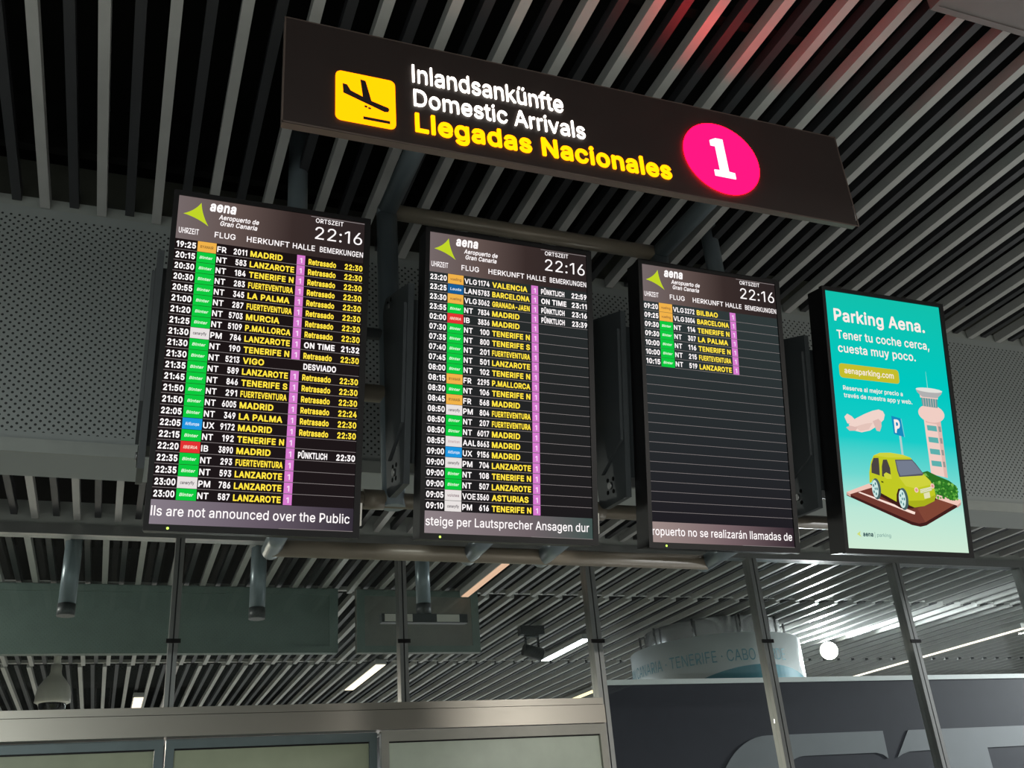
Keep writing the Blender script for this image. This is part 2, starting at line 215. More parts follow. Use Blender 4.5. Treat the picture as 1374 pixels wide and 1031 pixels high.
# ------------------------------------------------------------------ lettering
# letter outlines of a plain grotesque alphabet: character, advance, outlines (thousandths of the type size)
FONT = {}
for _l in """,187;38 -119,68 71,137 71,84 -119
-453;337 244,337 188,114 188,114 244
.187;95 -4,78 -1,63 9,53 24,50 41,53 59,63 73,78 83,95 87,113 83,128 73,138 59,141 41,138 24,128 9,113 -1
0453;227 -7,174 1,130 24,95 62,69 113,53 178,48 254,53 330,69 395,95 447,130 484,174 508,227 516,279 508,323 484,358 447,384 395,400 330,405 254,400 178,384 113,359 62,323 24,279 1;227 50,261 56,290 74,313 103,330 144,340 194,344 254,340 314,330 365,313 405,290 435,261 453,227 460,192 453,163 435,140 405,123 365,113 314,109 254,113 194,123 144,140 103,163 74,192 56
1333;256 509,256 0,192 0,192 448,189 448,66 358,66 427,178 509
2453;64 0,64 47,234 229,282 282,311 327,320 371,317 397,308 419,293 436,273 449,224 460,196 457,172 447,153 433,139 413,130 390,127 362,66 362,71 405,86 442,111 473,143 496,182 511,225 516,268 511,306 497,337 474,361 445,376 411,381 372,371 318,336 259,267 180,153 60,153 57,389 57,389 0
3453;218 -7,173 -3,133 10,98 30,70 57,52 91,44 132,109 132,115 107,126 87,144 71,165 59,219 50,275 61,297 74,315 93,325 116,329 145,326 172,316 196,299 217,275 234,242 244,201 248,157 248,157 299,288 448,288 452,70 452,70 509,372 509,372 461,211 278,211 289,264 288,308 276,344 253,371 222,387 186,393 145,387 103,370 66,344 36,309 12,266 -2
4453;40 105,40 158,247 509,311 509,109 166,109 163,413 163,413 105;282 0,282 121,282 146,282 318,343 318,343 0
5453;221 -7,178 -2,140 11,108 32,83 60,66 93,60 130,122 130,127 108,138 89,173 60,221 50,250 53,276 64,298 82,314 104,324 131,328 162,324 193,314 221,297 244,275 262,248 273,218 277,167 268,128 246,67 253,96 509,366 509,366 452,151 452,134 301,136 301,178 325,229 334,263 330,294 321,321 306,345 285,364 260,379 231,388 199,391 163,385 117,369 76,343 41,309 15,268 -1
6453;226 -7,182 -1,142 15,109 40,84 74,69 115,64 162,68 199,80 239,137 340,252 509,322 509,151 261,145 261,165 288,196 307,235 314,278 309,316 295,346 271,370 240,384 201,389 157,384 112,368 73,343 39,310 14,271 -2;226 48,254 52,279 63,299 79,314 101,324 128,327 157,324 187,314 213,299 235,279 251,254 262,226 265,198 262,174 252,153 235,138 214,128 188,125 158,128 128,138 102,153 79,174 63,198 52
7453;97 0,323 448,323 452,62 452,62 509,391 509,391 449,165 0
8453;226 -7,178 -2,136 11,101 33,74 62,57 96,52 135,55 166,65 195,81 220,101 241,125 256,153 265,153 267,119 282,93 308,76 342,70 380,75 417,90 450,114 477,146 498,184 511,226 516,269 511,306 498,337 477,361 450,377 417,382 380,376 342,359 308,333 282,300 267,300 265,327 256,351 241,372 220,387 195,397 166,401 135,395 96,378 62,352 33,317 11,275 -2;226 49,258 52,285 60,307 74,323 91,333 113,337 139,333 165,322 189,305 208,283 223,256 232,226 235,196 232,169 223,147 208,130 189,119 165,115 139,119 113,129 91,145 74,167 60,195 52;226 290,274 300,293 313,307 330,316 351,319 376,316 399,308 420,294 437,275 449,226 460,177 449,159 437,145 420,136 399,133 376,136 351,145 330,159 313,178 300
9453;226 516,271 510,310 494,343 468,368 434,384 393,389 347,385 309,373 270,315 168,200 0,130 0,301 248,307 248,287 221,257 202,218 195,175 199,137 214,106 237,83 269,68 307,64 352,69 397,85 436,110 469,143 494,182 510;226 460,199 457,174 446,154 429,138 407,129 381,125 352,129 322,138 295,154 274,174 257,199 247,226 243,254 247,279 257,299 273,314 295,324 321,327 350,324 381,314 407,299 429,279 446,254 457
:187;95 -4,78 -1,63 9,53 24,50 41,53 59,63 73,78 83,95 87,113 83,128 73,138 59,141 41,138 24,128 9,113 -1;95 271,78 274,63 284,53 299,50 316,53 334,63 349,78 359,95 362,113 359,128 349,138 334,141 316,138 299,128 284,113 274
A479;16 0,201 509,276 509,463 0,395 0,287 302,264 372,232 478,245 478,213 371,191 302,85 0;110 142,110 199,370 199,370 142
B456;60 0,60 509,241 509,289 504,329 491,359 469,381 442,394 410,398 374,395 344,387 320,356 286,315 267,315 262,339 257,363 245,385 227,402 203,414 173,418 136,413 100,400 67,377 39,344 18,301 4,247 0;125 57,245 57,296 63,330 80,349 105,355 137,352 161,342 184,327 203,306 218,279 228,248 231,125 231;125 285,238 285,288 296,308 309,323 326,333 348,336 372,330 403,313 429,283 446,240 452,125 452
C510;267 -7,205 1,150 25,104 63,70 115,48 179,40 254,48 329,70 393,104 445,150 484,205 508,267 516,340 504,373 490,402 471,427 447,448 418,463 385,473 348,408 348,389 395,357 428,315 449,267 456,223 450,184 432,150 403,125 364,109 314,103 254,109 194,125 145,151 105,184 76,223 59,267 53,315 60,357 81,389 114,408 160,473 160,463 124,448 91,428 62,402 38,373 19,341 5,305 -4
D502;219 0,96 0,96 57,215 57,272 63,318 81,354 110,379 149,394 198,399 255,394 312,379 361,354 399,320 428,275 446,221 452,93 452,93 509,225 509,294 501,353 478,399 441,433 391,455 329,462 255,455 181,433 119,398 68,351 31,291 8;125 509,125 0,60 0,60 509
E418;60 0,60 509,372 509,372 452,125 452,125 286,355 286,355 229,125 229,125 57,375 57,375 0
F410;60 0,60 509,369 509,369 452,125 452,125 278,346 278,346 221,125 221,125 0
G520;269 -7,205 1,149 25,104 64,69 116,47 179,40 254,47 329,69 393,103 445,149 484,203 508,265 516,304 513,340 504,374 489,403 469,429 445,449 416,465 384,474 349,408 349,387 393,356 427,315 448,265 456,222 450,183 432,150 404,125 364,109 314,103 254,109 194,125 145,151 105,184 76,224 59,269 53,309 57,345 71,374 93,396 123,410 160,415 202,434 199,283 199,283 256,478 256,478 200,471 141,451 91,419 50,377 19,326 0
H517;60 0,60 509,125 509,125 289,392 289,392 509,457 509,457 0,392 0,392 232,125 232,125 0
I185;60 0,60 509,125 509,125 0
J396;185 -7,124 3,75 33,44 81,33 145,33 173,98 173,98 145,104 104,122 74,149 56,185 50,220 56,248 74,266 104,272 145,272 509,336 509,336 145,326 81,294 33,246 3
K466;104 145,104 216,139 261,174 303,212 344,364 509,448 509,231 276,228 276;60 0,60 509,125 509,125 334,124 225,125 193,125 0;372 0,188 259,228 309,449 0
L393;60 0,60 509,125 509,125 57,361 57,361 0
M628;60 0,60 509,152 509,277 187,287 159,299 123,311 84,322 49,307 49,318 83,330 121,342 158,352 187,476 509,568 509,568 0,504 0,504 291,504 327,505 369,506 413,507 457,513 457,498 409,482 363,467 322,456 291,342 0,286 0,170 291,159 321,145 361,129 408,112 457,119 457,120 416,121 372,122 328,122 291,122 0
N523;60 0,60 509,136 509,343 183,363 151,388 107,414 55,405 54,401 108,399 157,399 195,399 509,463 509,463 0,387 0,202 290,177 331,148 381,108 452,119 454,122 384,124 328,125 291,125 0
O533;267 -7,205 1,150 25,105 63,70 115,48 179,40 254,48 329,70 393,105 445,150 484,205 508,267 516,329 508,384 484,429 445,464 393,486 329,493 254,486 179,464 115,429 63,384 25,329 1;267 53,310 59,349 76,383 105,408 144,425 194,430 254,425 314,408 365,383 404,349 433,310 450,267 456,223 450,184 433,151 404,125 364,109 314,103 254,109 194,125 144,151 105,184 76,223 59
P444;60 0,60 509,235 509,289 503,332 487,366 462,390 430,404 391,409 348,404 304,390 265,366 233,332 207,289 191,235 186,109 186,109 242,233 242,269 246,297 256,318 272,333 294,342 319,344 348,342 376,333 402,318 423,297 439,268 449,232 452,125 452,125 0
Q533;245 159,313 159,369 85,384 65,468 -48,401 -48,346 27,331 46;267 -7,205 1,150 25,105 63,70 115,48 179,40 254,48 329,70 393,105 445,150 484,205 508,267 516,329 508,384 484,429 445,464 393,486 329,493 254,486 179,464 115,429 63,384 25,329 1;267 53,310 59,349 76,383 105,408 144,425 194,430 254,425 314,408 365,383 404,349 433,310 450,267 456,223 450,184 433,151 404,125 364,109 314,103 254,109 194,125 144,151 105,184 76,223 59
R449;60 0,60 509,236 509,290 504,333 489,367 465,390 433,405 395,409 352,405 309,390 271,367 240,333 217,289 203,236 198,96 198,96 255,234 255,269 258,298 267,319 281,334 300,342 324,345 352,342 380,334 405,319 425,298 440,269 449,233 452,125 452,125 0;353 0,230 229,303 229,428 0
S446;224 -9,172 -4,128 9,91 31,64 60,46 96,38 137,104 137,110 110,123 88,142 71,166 59,224 49,257 52,286 60,311 74,329 92,341 114,346 139,342 161,332 179,296 205,245 222,184 239,128 260,86 289,60 326,52 372,58 413,75 448,102 476,138 498,180 511,227 516,275 511,316 498,351 476,377 449,394 415,401 378,337 378,326 412,302 437,267 453,225 459,194 456,167 448,145 435,129 418,118 398,115 376,119 352,131 334,169 308,212 293,264 279,312 264,359 238,395 198,405 171,408 139,403 99,386 64,360 34,323 11,278 -4
T448;32 452,32 509,417 509,417 452,257 452,257 0,193 0,193 452
U517;259 -8,203 -2,154 15,114 43,85 80,66 124,60 173,60 509,124 509,124 178,128 144,141 113,160 87,187 68,220 56,259 52,298 56,331 68,357 87,377 113,389 144,393 178,393 509,457 509,457 173,451 124,433 80,403 43,363 15,315 -2
V479;204 0,16 509,84 509,192 206,215 137,248 31,235 31,267 138,290 206,395 509,463 509,278 0
W686;155 0,16 509,82 509,163 196,175 145,187 94,197 40,189 40,200 94,211 145,224 196,306 509,380 509,462 196,474 145,486 94,497 40,488 40,499 94,510 145,523 196,603 509,670 509,530 0,455 0,368 323,351 391,336 475,350 475,335 395,318 323,230 0
X474;18 0,217 284,217 236,29 509,104 509,178 400,204 361,223 329,243 292,232 292,252 329,272 361,298 400,374 509,446 509,259 239,259 287,456 0,382 0,292 129,268 165,250 195,230 231,244 231,225 196,206 166,182 129,91 0
Y472;203 0,203 208,16 509,91 509,192 344,222 292,250 230,224 230,251 293,280 344,381 509,455 509,268 208,268 0
Z438;42 0,42 46,273 385,306 431,341 476,348 454,285 452,223 452,40 452,40 509,397 509,397 462,169 129,134 81,97 33,90 54,152 57,214 57,399 57,399 0
a389;160 -9,126 -5,94 5,68 22,48 45,35 73,30 108,34 138,43 161,58 179,78 193,125 211,178 220,234 227,265 235,273 243,276 255,276 257,267 297,240 322,196 331,149 322,118 301,100 274,41 291,57 322,79 346,104 364,133 375,194 384,239 379,286 360,306 343,322 320,333 290,337 251,337 0,277 0,277 52,272 52,252 25,215 1;170 45,202 49,228 59,248 74,263 93,272 115,276 138,276 190,259 182,231 176,200 171,175 168,134 159,103 139,95 124,92 105,102 72,130 52
b424;229 -8,198 -5,172 4,138 31,118 59,112 59,112 0,53 0,53 509,114 509,114 319,118 319,137 346,171 373,197 381,229 384,274 378,313 361,345 332,370 293,385 245,390 189,385 133,370 84,346 45,313 16,274 -2;220 47,253 51,279 66,301 88,316 117,325 151,328 189,325 227,316 261,301 290,280 311,253 325,220 330,188 325,161 312,140 291,125 263,116 229,113 189,116 150,125 115,140 86,162 65,188 51
c395;207 -8,159 -2,117 16,82 46,56 85,40 133,34 187,40 243,56 291,82 330,117 360,159 378,207 384,260 377,305 356,340 322,362 277,303 262,290 289,270 311,242 325,207 330,173 325,145 310,124 287,108 258,99 224,96 187,99 151,108 117,124 89,145 66,173 51,207 46,243 52,271 66,292 89,304 117,363 102,341 56,306 21,261 -1
d424;195 -8,151 -2,111 16,79 45,55 84,39 133,34 189,39 245,55 293,79 332,112 361,151 378,196 384,228 381,253 373,287 346,306 319,311 319,311 509,372 509,372 0,313 0,313 59,307 59,287 31,252 4,227 -5;205 47,236 51,263 65,284 86,299 115,309 150,312 189,309 229,300 263,284 291,263 312,237 325,205 330,172 325,145 311,124 290,108 261,99 227,96 189,99 151,109 117,124 88,145 66,172 51
e404;212 -8,161 -2,117 16,82 46,56 85,40 132,34 187,39 242,55 290,81 329,115 359,157 378,205 384,266 374,294 361,319 341,341 315,357 282,368 242,371 194,371 169,75 169,75 221,338 221,310 202,307 237,298 269,283 294,263 314,237 326,205 330,173 326,146 313,125 294,109 270,99 241,96 211,96 178,100 139,110 106,128 80,151 61,179 50,212 46,254 53,285 73,306 105,365 91,353 63,335 39,311 19,283 4,249 -5
f253;228 379,228 327,6 327,6 379;81 0,81 432,84 461,96 486,113 505,135 519,187 530,222 527,243 521,227 468,215 472,195 474,171 470,154 460,145 443,142 419,142 0
g425;207 -151,168 -148,134 -140,82 -110,51 -69,101 -41,122 -66,154 -88,207 -97,249 -92,282 -75,304 -47,311 -6,311 68,306 68,287 41,252 16,227 8,195 5,152 10,113 27,80 53,55 90,39 136,34 191,39 246,55 293,80 332,112 361,152 378,196 384,228 382,253 373,288 346,308 319,313 319,313 379,372 379,372 -9,367 -54,350 -90,324 -117,291 -136,251 -147;205 59,237 63,264 75,285 95,300 121,309 154,312 193,309 231,300 264,285 291,264 312,237 325,205 330,172 325,145 312,124 290,109 262,99 229,96 193,99 155,109 123,124 96,145 76,172 63
h410;114 227,114 0,53 0,53 509,114 509,114 287,102 287,124 332,152 362,187 379,227 384,264 380,295 369,321 349,341 321,353 285,357 240,357 0,296 0,296 235,290 275,273 304,246 323,210 329,184 326,161 317,141 303,126 283,117 257
i166;53 0,53 379,114 379,114 0;84 443,67 446,54 455,44 468,41 483,44 499,54 512,67 521,84 524,100 521,114 512,123 499,126 483,123 468,114 455,100 446
j166;53 379,114 379,114 -30,111 -63,102 -90,86 -113,65 -129,37 -139,4 -143,-10 -143,-10 -87,2 -87,25 -83,40 -72,50 -54,53 -29;83 443,67 446,53 455,44 468,41 483,44 499,53 512,67 521,83 524,100 521,114 512,123 499,126 483,123 468,114 455,100 446
k380;110 137,110 212,121 212,284 379,360 379,184 199,177 199;53 0,53 509,114 509,114 0;294 0,148 186,191 229,372 0
l168;53 0,53 525,115 525,115 0
m609;53 0,53 379,112 379,112 295,108 295,118 323,132 346,172 376,219 386,257 380,287 361,309 331,321 295,312 295,322 321,337 343,381 375,437 386,468 383,497 372,522 354,541 328,553 296,557 255,557 0,496 0,496 254,490 289,473 313,447 326,419 330,395 328,374 320,345 290,335 247,335 0,274 0,274 260,269 288,253 311,229 326,199 330,158 320,140 307,126 289,117 266,114 238,114 0
n409;114 227,114 0,53 0,53 379,112 379,112 287,102 287,124 332,152 362,187 379,227 384,264 380,295 369,321 349,341 321,353 285,357 240,357 0,296 0,296 235,290 275,273 304,246 323,210 329,184 326,161 317,141 303,126 283,117 257
o415;207 -8,159 -2,117 16,82 46,56 85,40 133,34 187,40 243,56 291,82 330,117 360,159 378,207 384,256 378,299 360,333 330,359 291,376 243,381 187,376 133,359 85,333 46,299 16,256 -2;207 46,242 51,270 66,292 89,307 117,316 151,319 187,316 224,307 258,292 287,270 310,242 325,207 330,173 325,145 310,124 287,108 258,99 224,96 187,99 151,108 117,124 89,145 66,173 51
p424;53 -143,53 379,112 379,112 319,118 319,137 346,171 373,197 381,229 384,274 378,313 361,345 332,370 293,385 245,390 189,385 133,370 84,346 45,313 16,274 -2,229 -8,198 -5,173 4,138 31,118 59,114 59,114 -143;220 47,253 51,279 66,301 88,316 117,325 151,328 189,325 227,316 261,301 290,280 311,253 325,220 330,188 325,161 312,140 291,125 263,116 229,113 189,116 150,125 115,140 86,162 65,188 51
q424;372 -143,311 -143,311 59,306 59,287 31,252 4,227 -5,195 -8,151 -2,111 16,79 45,55 84,39 133,34 189,39 245,55 293,79 332,112 361,151 378,196 384,228 381,253 373,287 346,307 319,313 319,313 379,372 379;205 47,236 51,263 65,284 86,299 115,309 150,312 189,309 229,300 263,284 291,263 312,237 325,205 330,172 325,145 311,124 290,108 261,99 227,96 189,99 151,109 117,124 88,145 66,172 51
r259;53 0,53 379,112 379,112 321,115 321,130 347,152 367,181 380,213 385,229 384,243 384,243 322,230 324,207 326,182 323,159 315,140 301,126 284,117 262,114 237,114 0
s365;182 -8,145 -5,112 3,84 18,62 38,45 63,36 94,94 107,105 79,124 60,150 49,181 45,217 50,244 62,262 81,268 103,265 121,254 136,237 147,212 155,149 170,104 186,72 208,53 237,47 274,51 305,65 332,87 354,115 370,149 381,187 384,223 381,254 372,279 358,299 339,324 290,268 277,258 298,243 316,219 328,187 333,156 329,131 317,114 299,109 277,112 258,124 243,172 223,229 209,275 194,306 171,325 142,331 107,326 75,312 47,290 24,260 6,223 -5
t227;204 379,204 327,6 327,6 379;65 471,126 471,126 98,128 76,136 61,150 53,170 50,185 51,202 54,213 2,192 -3,168 -4,125 2,92 21,72 52,65 93
u410;182 -5,146 -1,115 11,89 31,69 59,57 95,53 139,53 379,114 379,114 144,119 105,137 75,164 56,200 50,226 53,249 62,268 77,283 97,293 122,296 153,296 379,357 379,357 0,298 0,298 92,307 92,286 47,257 17,222 0
v389;163 0,17 379,84 379,165 155,187 87,206 21,184 21,203 87,224 155,305 379,371 379,226 0
w567;138 0,23 379,87 379,133 214,154 137,175 41,165 41,186 135,206 214,252 379,316 379,362 214,382 136,402 41,391 41,413 135,434 214,480 379,545 379,429 0,368 0,319 172,305 225,291 280,277 338,291 338,277 280,263 225,248 172,199 0
x378;21 0,171 218,171 171,29 379,100 379,147 306,179 253,207 206,175 206,202 253,233 306,282 379,352 379,209 169,209 214,358 0,287 0,231 85,200 136,173 182,205 182,178 136,148 85,91 0
y389;47 -139,61 -86,71 -87,104 -89,130 -74,151 -36,163 -1,17 379,84 379,165 155,187 87,206 21,184 21,202 87,224 155,305 379,371 379,204 -58,177 -107,139 -136,91 -145,65 -143
z380;42 0,42 46,254 320,254 323,48 323,48 379,333 379,333 331,126 60,126 56,339 56,339 0
|229;141 673,141 -164,88 -164,88 673
·196;98 196,81 200,66 210,56 224,52 242,56 259,66 274,81 284,98 287,116 284,130 274,140 259,144 242,140 224,130 210,116 200
Ü517;259 -8,203 -2,154 15,114 43,85 80,66 124,60 173,60 509,124 509,124 178,128 144,141 113,160 87,187 68,220 56,259 52,298 56,331 68,357 87,377 113,389 144,393 178,393 509,457 509,457 173,451 124,433 80,403 43,363 15,315 -2;331 572,315 575,302 584,293 597,290 612,293 628,302 641,315 650,331 653,346 650,359 641,368 628,371 612,368 597,359 584,346 575;187 572,172 575,158 584,149 597,146 612,149 628,158 641,172 650,187 653,203 650,216 641,224 628,227 612,224 597,216 584,203 575
á389;160 -9,126 -5,94 5,68 22,48 45,35 73,30 108,34 138,43 161,58 179,78 193,125 211,178 220,234 227,265 235,273 243,276 255,276 257,267 297,240 322,196 331,149 322,118 301,100 274,41 291,57 322,79 346,104 364,133 375,194 384,239 379,286 360,306 343,322 320,333 290,337 251,337 0,277 0,277 52,272 52,252 25,215 1;170 45,202 49,228 59,248 74,263 93,272 115,276 138,276 190,259 182,231 176,200 171,175 168,134 159,103 139,95 124,92 105,102 72,130 52;162 429,210 529,278 529,212 429
é404;212 -8,161 -2,117 16,82 46,56 85,40 132,34 187,39 242,55 290,81 329,115 359,157 378,205 384,266 374,294 361,319 341,341 315,357 282,368 242,371 194,371 169,75 169,75 221,338 221,310 202,307 237,298 269,283 294,263 314,237 326,205 330,173 326,146 313,125 294,109 270,99 241,96 211,96 178,100 139,110 106,128 80,151 61,179 50,212 46,254 53,285 73,306 105,365 91,353 63,335 39,311 19,283 4,249 -5;177 429,225 529,293 529,227 429
ü410;182 -5,146 -1,115 11,89 31,69 59,57 95,53 139,53 379,114 379,114 144,119 105,137 75,164 56,200 50,226 53,249 62,268 77,283 97,293 122,296 153,296 379,357 379,357 0,298 0,298 92,307 92,286 47,257 17,222 0;277 443,261 446,248 455,239 468,236 483,239 499,248 512,261 520,277 523,292 520,305 512,314 499,317 483,314 468,305 455,292 446;133 443,118 446,104 455,96 468,93 483,96 499,104 512,118 520,133 523,149 520,162 512,170 499,173 483,170 468,162 455,149 446
 187;""".split('\n'):
    _p = _l[1:].split(';'); FONT[_l[0]] = (int(_p[0]), [[tuple(int(k) for k in c.split()) for c in q_.split(',')] for q_ in _p[1:] if q_])
def area2(o_): return sum(o_[k][0] * o_[(k + 1) % len(o_)][1] - o_[(k + 1) % len(o_)][0] * o_[k][1] for k in range(len(o_)))
def inside(p, o_):
    r = False
    for k in range(len(o_)):
        (x1, y1), (x2, y2) = o_[k], o_[(k + 1) % len(o_)]
        if (y1 > p[1]) != (y2 > p[1]) and p[0] < (x2 - x1) * (p[1] - y1) / (y2 - y1) + x1: r = not r
    return r
def strokes(o_, d):
    """a bar of half width d along every edge of an outline: drawn over the letter it makes it bolder"""
    out = []; n = len(o_)
    for k in range(n):
        a, b = Vector(o_[k]), Vector(o_[(k + 1) % n]); e = (b - a).normalized(); q_ = Vector((-e.y, e.x)) * d; x_ = e * d * .45
        out.append([a - x_ - q_, b + x_ - q_, b + x_ + q_, a - x_ + q_])
    return out
_gc = {}
def one_glyph(ch, bold):
    if (ch, bold) in _gc: return _gc[(ch, bold)]
    adv, outs = FONT[ch]; outer = [o_ for o_ in outs if area2(o_) < 0]; holes = [o_ for o_ in outs if area2(o_) >= 0]
    V, F = [], []
    for o_ in outer:
        cu = bpy.data.curves.new('t', 'CURVE'); cu.dimensions = '2D'; cu.fill_mode = 'FRONT'
        for c_ in [o_] + [h for h in holes if inside(h[0], o_)]:
            pts = c_
            sp = cu.splines.new('POLY'); sp.points.add(len(pts) - 1); sp.use_cyclic_u = True
            for k, (a, b) in enumerate(pts): sp.points[k].co = (a / 1000, b / 1000, 0, 1)
        ob = bpy.data.objects.new('t', cu); me = bpy.data.meshes.new_from_object(ob); n0 = len(V)
        V += [(v.co.x, v.co.y) for v in me.vertices]; F += [tuple(n0 + i for i in p.vertices) for p in me.polygons]
        bpy.data.objects.remove(ob); bpy.data.curves.remove(cu); bpy.data.meshes.remove(me)
    if bold:
        for c_ in outs:
            for q_ in strokes(c_, bold * 1000): n0 = len(V); V += [(p.x / 1000, p.y / 1000) for p in q_]; F.append((n0, n0 + 1, n0 + 2, n0 + 3))
    _gc[(ch, bold)] = (V, F, adv / 1000); return _gc[(ch, bold)]
_tc = {}
def glyphs(txt, bold=0.0, shear=0.0, res=3):
    key = (txt, bold, shear)
    if key in _tc: return _tc[key]
    pen = 0; vs, fs = [], []
    for ch in txt:
        V, F, adv = one_glyph(ch, bold); n0 = len(vs)
        vs += [(x + pen + shear * y, y) for x, y in V]; fs += [tuple(n0 + i for i in f) for f in F]
        pen += adv + bold * 1.2
    _tc[key] = (vs, fs); return vs, fs
CAP = max(v[1] for v in glyphs('H')[0])
def text(g, txt, x, y, h, m, z, right=None, width=None, maxw=None, kx=1.0, bold=.02, shear=0, res=2, thick=0, side=None, asc=None):
    """write txt with baseline y and cap height h; width fits it exactly, right right-aligns it"""
    vs, fs = glyphs(txt, bold, shear, res)
    if not vs: return
    s = h / CAP; x0 = min(v[0] for v in vs); x1 = max(v[0] for v in vs); sx = s * kx
    if width: sx = width / (x1 - x0)
    if maxw and sx * (x1 - x0) > maxw: sx = maxw / (x1 - x0)
    ox = x if right is None else right - sx * (x1 - x0)
    P = [((vx - x0) * sx + ox, vy * s + y) for vx, vy in vs]
    if not thick: g.add([(a, b, z) for a, b in P], fs, m); return
    n = len(P); g.add([(a, b, z + thick) for a, b in P], fs, m)
    cnt = {}
    for f in fs:
        for i in range(len(f)):
            e = (f[i], f[(i + 1) % len(f)]); cnt[e] = cnt.get(e, 0) + 1
    ed = [e for e in cnt if (e[1], e[0]) not in cnt]
    g.add([(a, b, z) for a, b in P] + [(a, b, z + thick) for a, b in P], [(a, b, n + b, n + a) for a, b in ed], side or m)
def rrect(x0, x1, y0, y1, r, n=6):
    pts = []
    for cx_, cy_, a0 in ((x1 - r, y0 + r, -90), (x1 - r, y1 - r, 0), (x0 + r, y1 - r, 90), (x0 + r, y0 + r, 180)):
        for i in range(n + 1):
            a = math.radians(a0 + 90 * i / n); pts.append((cx_ + r * math.cos(a), cy_ + r * math.sin(a)))
    return pts
def arc(cx_, cy_, rx, ry, a0=0, a1=360, n=24):
    return [(cx_ + rx * math.cos(math.radians(a0 + (a1 - a0) * i / n)), cy_ + ry * math.sin(math.radians(a0 + (a1 - a0) * i / n))) for i in range(n if a1 - a0 == 360 else n + 1)]

# ================================================================== the setting
ZC1, ZC2, YB, YG = 2.46, 1.955, 3.6, 6.0
PIT = .2215
g = G(); g.box(-8, 18, -7, 18, -EYE - .1, -EYE, FLOORM); struct(shift(g.build('floor'), (0, 0, EYE)), 'pale tiled hall floor below the camera', 'floor')

def slats(g, x_first, x_lo, x_hi, y0, y1, z, pit=PIT):
    k0 = int(math.floor((x_lo - x_first) / pit)); k1 = int(math.ceil((x_hi - x_first) / pit))
    for k in range(k0, k1 + 1):
        x = x_first + pit * k
        g.box(x - .018, x + .018, y0, y1, z, z + .048, SLAT_L)
        x += pit / 2
        g.box(x - .017, x + .017, y0, y1, z + .02, z + .062, SLAT_D)
g = G(); g.box(-6, 16, -6, YB - .002, ZC1 + .55, ZC1 + .6, VOID); c1 = g.build('ceiling', None, (0, 0, EYE))
struct(c1, 'slatted ceiling over the flight screens', 'ceiling')
g = G(); slats(g, -.424, -3.5, 8, -5, YB - .005, ZC1, .208); g.build('slats', c1)
g = G()
for yy in (-1.2, .4, 2.0, 3.3): g.box(-3.6, 8.1, yy - .02, yy + .02, ZC1 + .062, ZC1 + .12, VOID)
g.build('carrier_bars', c1)
g = G(); g.box(-6, 18, YB + .25, 17, ZC2 + .5, ZC2 + .55, VOID); c2 = g.build('ceiling', None, (0, 0, EYE))
struct(c2, 'lower slatted ceiling behind the perforated bulkhead and the glass', 'ceiling')
g = G(); slats(g, -.5024, -3, 9.5, YB + .26, YG - .03, ZC2); slats(g, -.561, -4, 10.5, YG + .07, 7.52, ZC2)
slats(g, -.50, -4, 13, 7.58, 10.36, ZC2); slats(g, -.53, -4, 16, 10.42, 16.8, ZC2); g.build('slats', c2)
g = G(); g.box(-5, 16, 7.53, 7.57, ZC2 + .03, ZC2 + .06, SLAT_L); g.box(-5, 16, 10.37, 10.41, ZC2 + .03, ZC2 + .06, SLAT_L); g.build('seam_bars', c2)
# perforated bulkhead between the two ceilings
g = G(); zb = .396 * YB; g.box(-4.5, 9, 0, .25, 0, ZC1 - zb, PERF)
o = g.build('wall_bulkhead', None, (0, YB, EYE + zb)); struct(o, 'perforated grey metal bulkhead behind the flight screens', 'bulkhead')
g = G(); g.box(-4.5, 9, .003, .2, ZC1 - zb, ZC1 - zb + .05, LEDGE); g.build('ledge', o)
g = G(); g.box(-4.5, 9, .02, .2, ZC1 - zb + .05, ZC1 - zb + .24, BEAM); g.box(-4.5, 9, .03, .2, ZC1 - zb + .24, ZC1 - zb + .6, VOID); g.build('beam', o)
g = G(); g.box(-4.5, 9, -.012, .0, -.006, .045, LEDGE); g.build('lip', o)
# enclosing walls
g = G(); g.box(-6, 18, 17, 17.1, -EYE, ZC2 + .55, WALLM); struct(shift(g.build('wall_far'), (0, 0, EYE)), 'far end wall of the hall beyond the glass', 'wall')
g = G(); g.box(-8, 18, -7.1, -7, -EYE, ZC1 + .6, WALLM); struct(shift(g.build('wall_back'), (0, 0, EYE)), 'wall of the hall behind the viewer', 'wall')

# ---------- glass partition
xm = [-1.03, .30, 1.655, 2.985, 4.33, 5.67, 7.0, 8.35]
ZR = 1.925
g = G(); g.box(-3.5, 9.5, YG - .03, YG + .06, ZR - .055, ZR + .005, MULL); g.box(-3.5, 9.5, YG + .0, YG + .05, ZR + .005, ZC2 + .12, LEDGE)
struct(shift(g.build('trim_top'), (0, 0, EYE)), 'metal rail along the top of the glass partition', 'trim')
zbot = {True: .893, False: -EYE}
for i, x in enumerate(xm):
    g = G(); low = x < 2.5; z0 = .893 if low else -EYE
    wd = .026 if low else .034
    g.box(x - wd, x - .004, YG - .035, YG + .05, z0, ZR - .056, MULL); g.box(x + .004, x + wd, YG - .035, YG + .05, z0, ZR - .056, MULL); g.box(x - .005, x + .005, YG - .02, YG + .04, z0, ZR - .056, BRACK)
    o = struct(shift(g.build('trim_%d' % (i + 1)), (0, 0, EYE)), 'upright metal mullion of the glass partition, number %d from the left' % (i + 1), 'mullion')
    g = G(); zc = 1.26
    g.box(x - wd - .014, x + wd + .014, YG - .045, YG - .0351, zc - .012, zc + .012, BLACKP); g.build('pane_clip', o)
